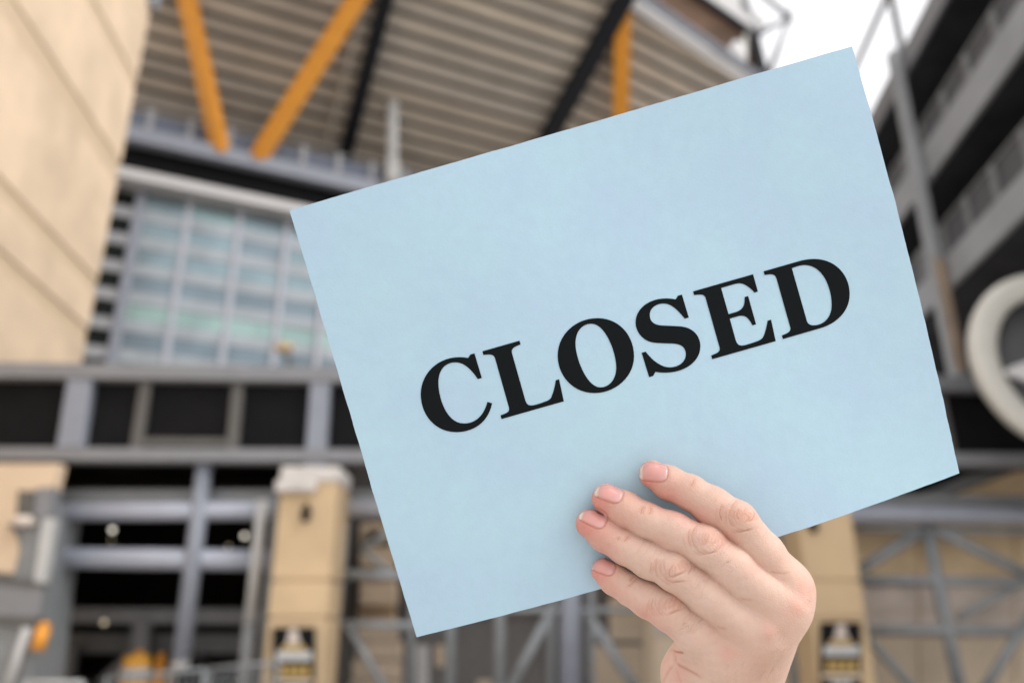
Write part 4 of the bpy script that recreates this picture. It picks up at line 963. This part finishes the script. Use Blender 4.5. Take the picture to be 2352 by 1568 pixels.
me = bpy.data.meshes.new('hand'); me.vertices.add(len(HV)); me.vertices.foreach_set('co', (hw_ - horg).astype(np.float32).ravel())
me.loops.add(HF.size); me.loops.foreach_set('vertex_index', HF.astype(np.int32).ravel()); me.polygons.add(len(HF))
me.polygons.foreach_set('loop_start', np.arange(0, HF.size, 4, dtype=np.int32)); me.polygons.foreach_set('loop_total', np.full(len(HF), 4, np.int32))
me.update(calc_edges=True); me.validate()
me.polygons.foreach_set('use_smooth', np.ones(len(me.polygons), bool))
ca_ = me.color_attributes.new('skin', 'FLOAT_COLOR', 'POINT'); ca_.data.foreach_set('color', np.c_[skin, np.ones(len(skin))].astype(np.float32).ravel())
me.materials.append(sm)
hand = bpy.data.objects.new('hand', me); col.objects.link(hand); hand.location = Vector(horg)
tag(hand, 'left hand seen from its back gripping the lower edge of the blue sign', 'hand')
# fingernails
bv = BVHTree.FromPolygons([Vector(v) for v in hw_], [tuple(int(i) for i in f) for f in HF])
nm = bpy.data.materials.new('fingernail'); nm.use_nodes = True; t = nm.node_tree; b = t.nodes['Principled BSDF']
at_ = t.nodes.new('ShaderNodeVertexColor'); at_.layer_name = 'nail'; t.links.new(at_.outputs['Color'], b.inputs['Base Color'])
b.inputs['Roughness'].default_value = .22; b.inputs['Specular IOR Level'].default_value = .55; b.inputs['Subsurface Weight'].default_value = .2; b.inputs['Subsurface Radius'].default_value = (1, .4, .25); b.inputs['Subsurface Scale'].default_value = .0015
for (c, ang, hl, hw) in NAILS:
    na, nb = 33, 21; vs = []; cs = []; okm = {}
    for i, a in enumerate(np.linspace(-1, 1, na)):
        for j, b_ in enumerate(np.linspace(-1, 1, nb)):
            x, y = nail_xy(c, ang, hl, hw, a, b_); px, py = z2px(x, y); d = ray(float(px), float(py)).normalized()
            h = bv.ray_cast(CAM, d)
            rim = min(1, (1 - abs(b_)) * 5, (1 - a) * 5)
            off = -.00025 + .00062 * min(1, rim) + (.00012 if a < -.8 else 0)
            if h[0] is not None: p = h[0] + (-d * .6 + h[1] * .4 if h[1].dot(d) < 0 else -d) * off
            else: p = None
            vs.append(p)
            lun = math.exp(-((a - .75) / .28) ** 2) * .35
            cut = math.exp(-((a - .97) / .05) ** 2) * .6; lun = min(1, lun + cut); cc = np.array((.66, .315, .275)) * (1 - lun) + np.array((.68, .44, .43)) * lun
            we = 1 / (1 + math.exp((a + .80) * 45)); cc = cc * (1 - we) + np.array((.78, .62, .50)) * we
            cs.append(cc)
    far = [k for k, p in enumerate(vs) if p is None]
    # keep the plate smooth: drop points that fell off the finger
    fs = []
    for i in range(na - 1):
        for j in range(nb - 1):
            q = [i * nb + j, i * nb + j + 1, (i + 1) * nb + j + 1, (i + 1) * nb + j]
            if any(vs[k] is None for k in q): continue
            dd = [(vs[k] - CAM).length for k in q]
            if max(dd) - min(dd) > .0022: continue
            fs.append(tuple(q))
    vs = [p if p is not None else Vector(horg) for p in vs]
    o = mesh_obj('fingernail', [p - Vector(horg) for p in vs], fs, nm, None, True)
    ca_ = o.data.color_attributes.new('nail', 'FLOAT_COLOR', 'POINT'); ca_.data.foreach_set('color', np.c_[np.array(cs), np.ones(len(cs))].astype(np.float32).ravel())
    bm = bmesh.new(); bm.from_mesh(o.data); bmesh.ops.delete(bm, geom=[v for v in bm.verts if not v.link_faces], context='VERTS')
    bmesh.ops.recalc_face_normals(bm, faces=bm.faces)
    bm.faces.ensure_lookup_table()
    if bm.faces and bm.faces[0].normal.dot(FWD) > 0: bmesh.ops.reverse_faces(bm, faces=bm.faces)
    bm.to_mesh(o.data); bm.free()
    so = o.modifiers.new('thickness', 'SOLIDIFY'); so.thickness = .00035; so.offset = -1
    o.parent = hand
# fine hairs on the backs of the fingers and towards the wrist
rh = np.random.RandomState(11); vs, fs = [], []
for (cx_, cy_, ax_, ay_, n_, dx, dy, ln_) in ((910, 1205, 80, 75, 26, -.75, .45, 62), (930, 930, 85, 45, 16, .55, .35, 62), (1150, 800, 60, 45, 10, -.7, .25, 55), (1050, 1000, 70, 60, 8, -.8, .3, 45),
                                        (1300, 1500, 140, 60, 22, .45, -.35, 70), (1440, 1400, 70, 110, 18, .55, -.6, 60)):
    for _ in range(n_):
        q = np.array([cx_ + rh.normal() * ax_ * .6, cy_ + rh.normal() * ay_ * .6]); d = np.array([dx, dy]) + rh.normal(0, .28, 2); bend = rh.normal(0, .35); L_ = ln_ * rh.uniform(.6, 1.2); pts = []
        for k in range(5):
            px, py = z2px(q[0], q[1]); rr = ray(float(px), float(py)).normalized(); h = bv.ray_cast(CAM, rr)
            if h[0] is None: break
            pts.append(h[0] - rr * (.0001 + .0003 * k / 4)); ca, sa = math.cos(bend * .4), math.sin(bend * .4)
            q = q + d * L_ / 4; d = np.array([d[0] * ca - d[1] * sa, d[0] * sa + d[1] * ca])
        if len(pts) < 4: continue
        for k in range(len(pts) - 1):
            if (pts[k + 1] - pts[k]).length > .004: break
            r0, r1 = .000021 * (1 - k / 6), .000021 * (1 - (k + 1) / 6); a = (pts[k + 1] - pts[k]).normalized(); s1 = a.cross(FWD).normalized(); s2 = a.cross(s1); bi = len(vs)
            for pnt, rr_ in ((pts[k], r0), (pts[k + 1], r1)):
                for t_ in range(3): an = t_ * 2.094; vs.append(pnt + (s1 * math.cos(an) + s2 * math.sin(an)) * rr_ - Vector(horg))
            for t_ in range(3): u2 = (t_ + 1) % 3; fs.append((bi + t_, bi + u2, bi + 3 + u2, bi + 3 + t_))
hr_ = mesh_obj('fine_hair', vs, fs, mat('brown hair', (0.16, 0.09, 0.055), 0.5, var=0.2), None, True); hr_.parent = hand; hr_['kind'] = 'stuff'
#@@END
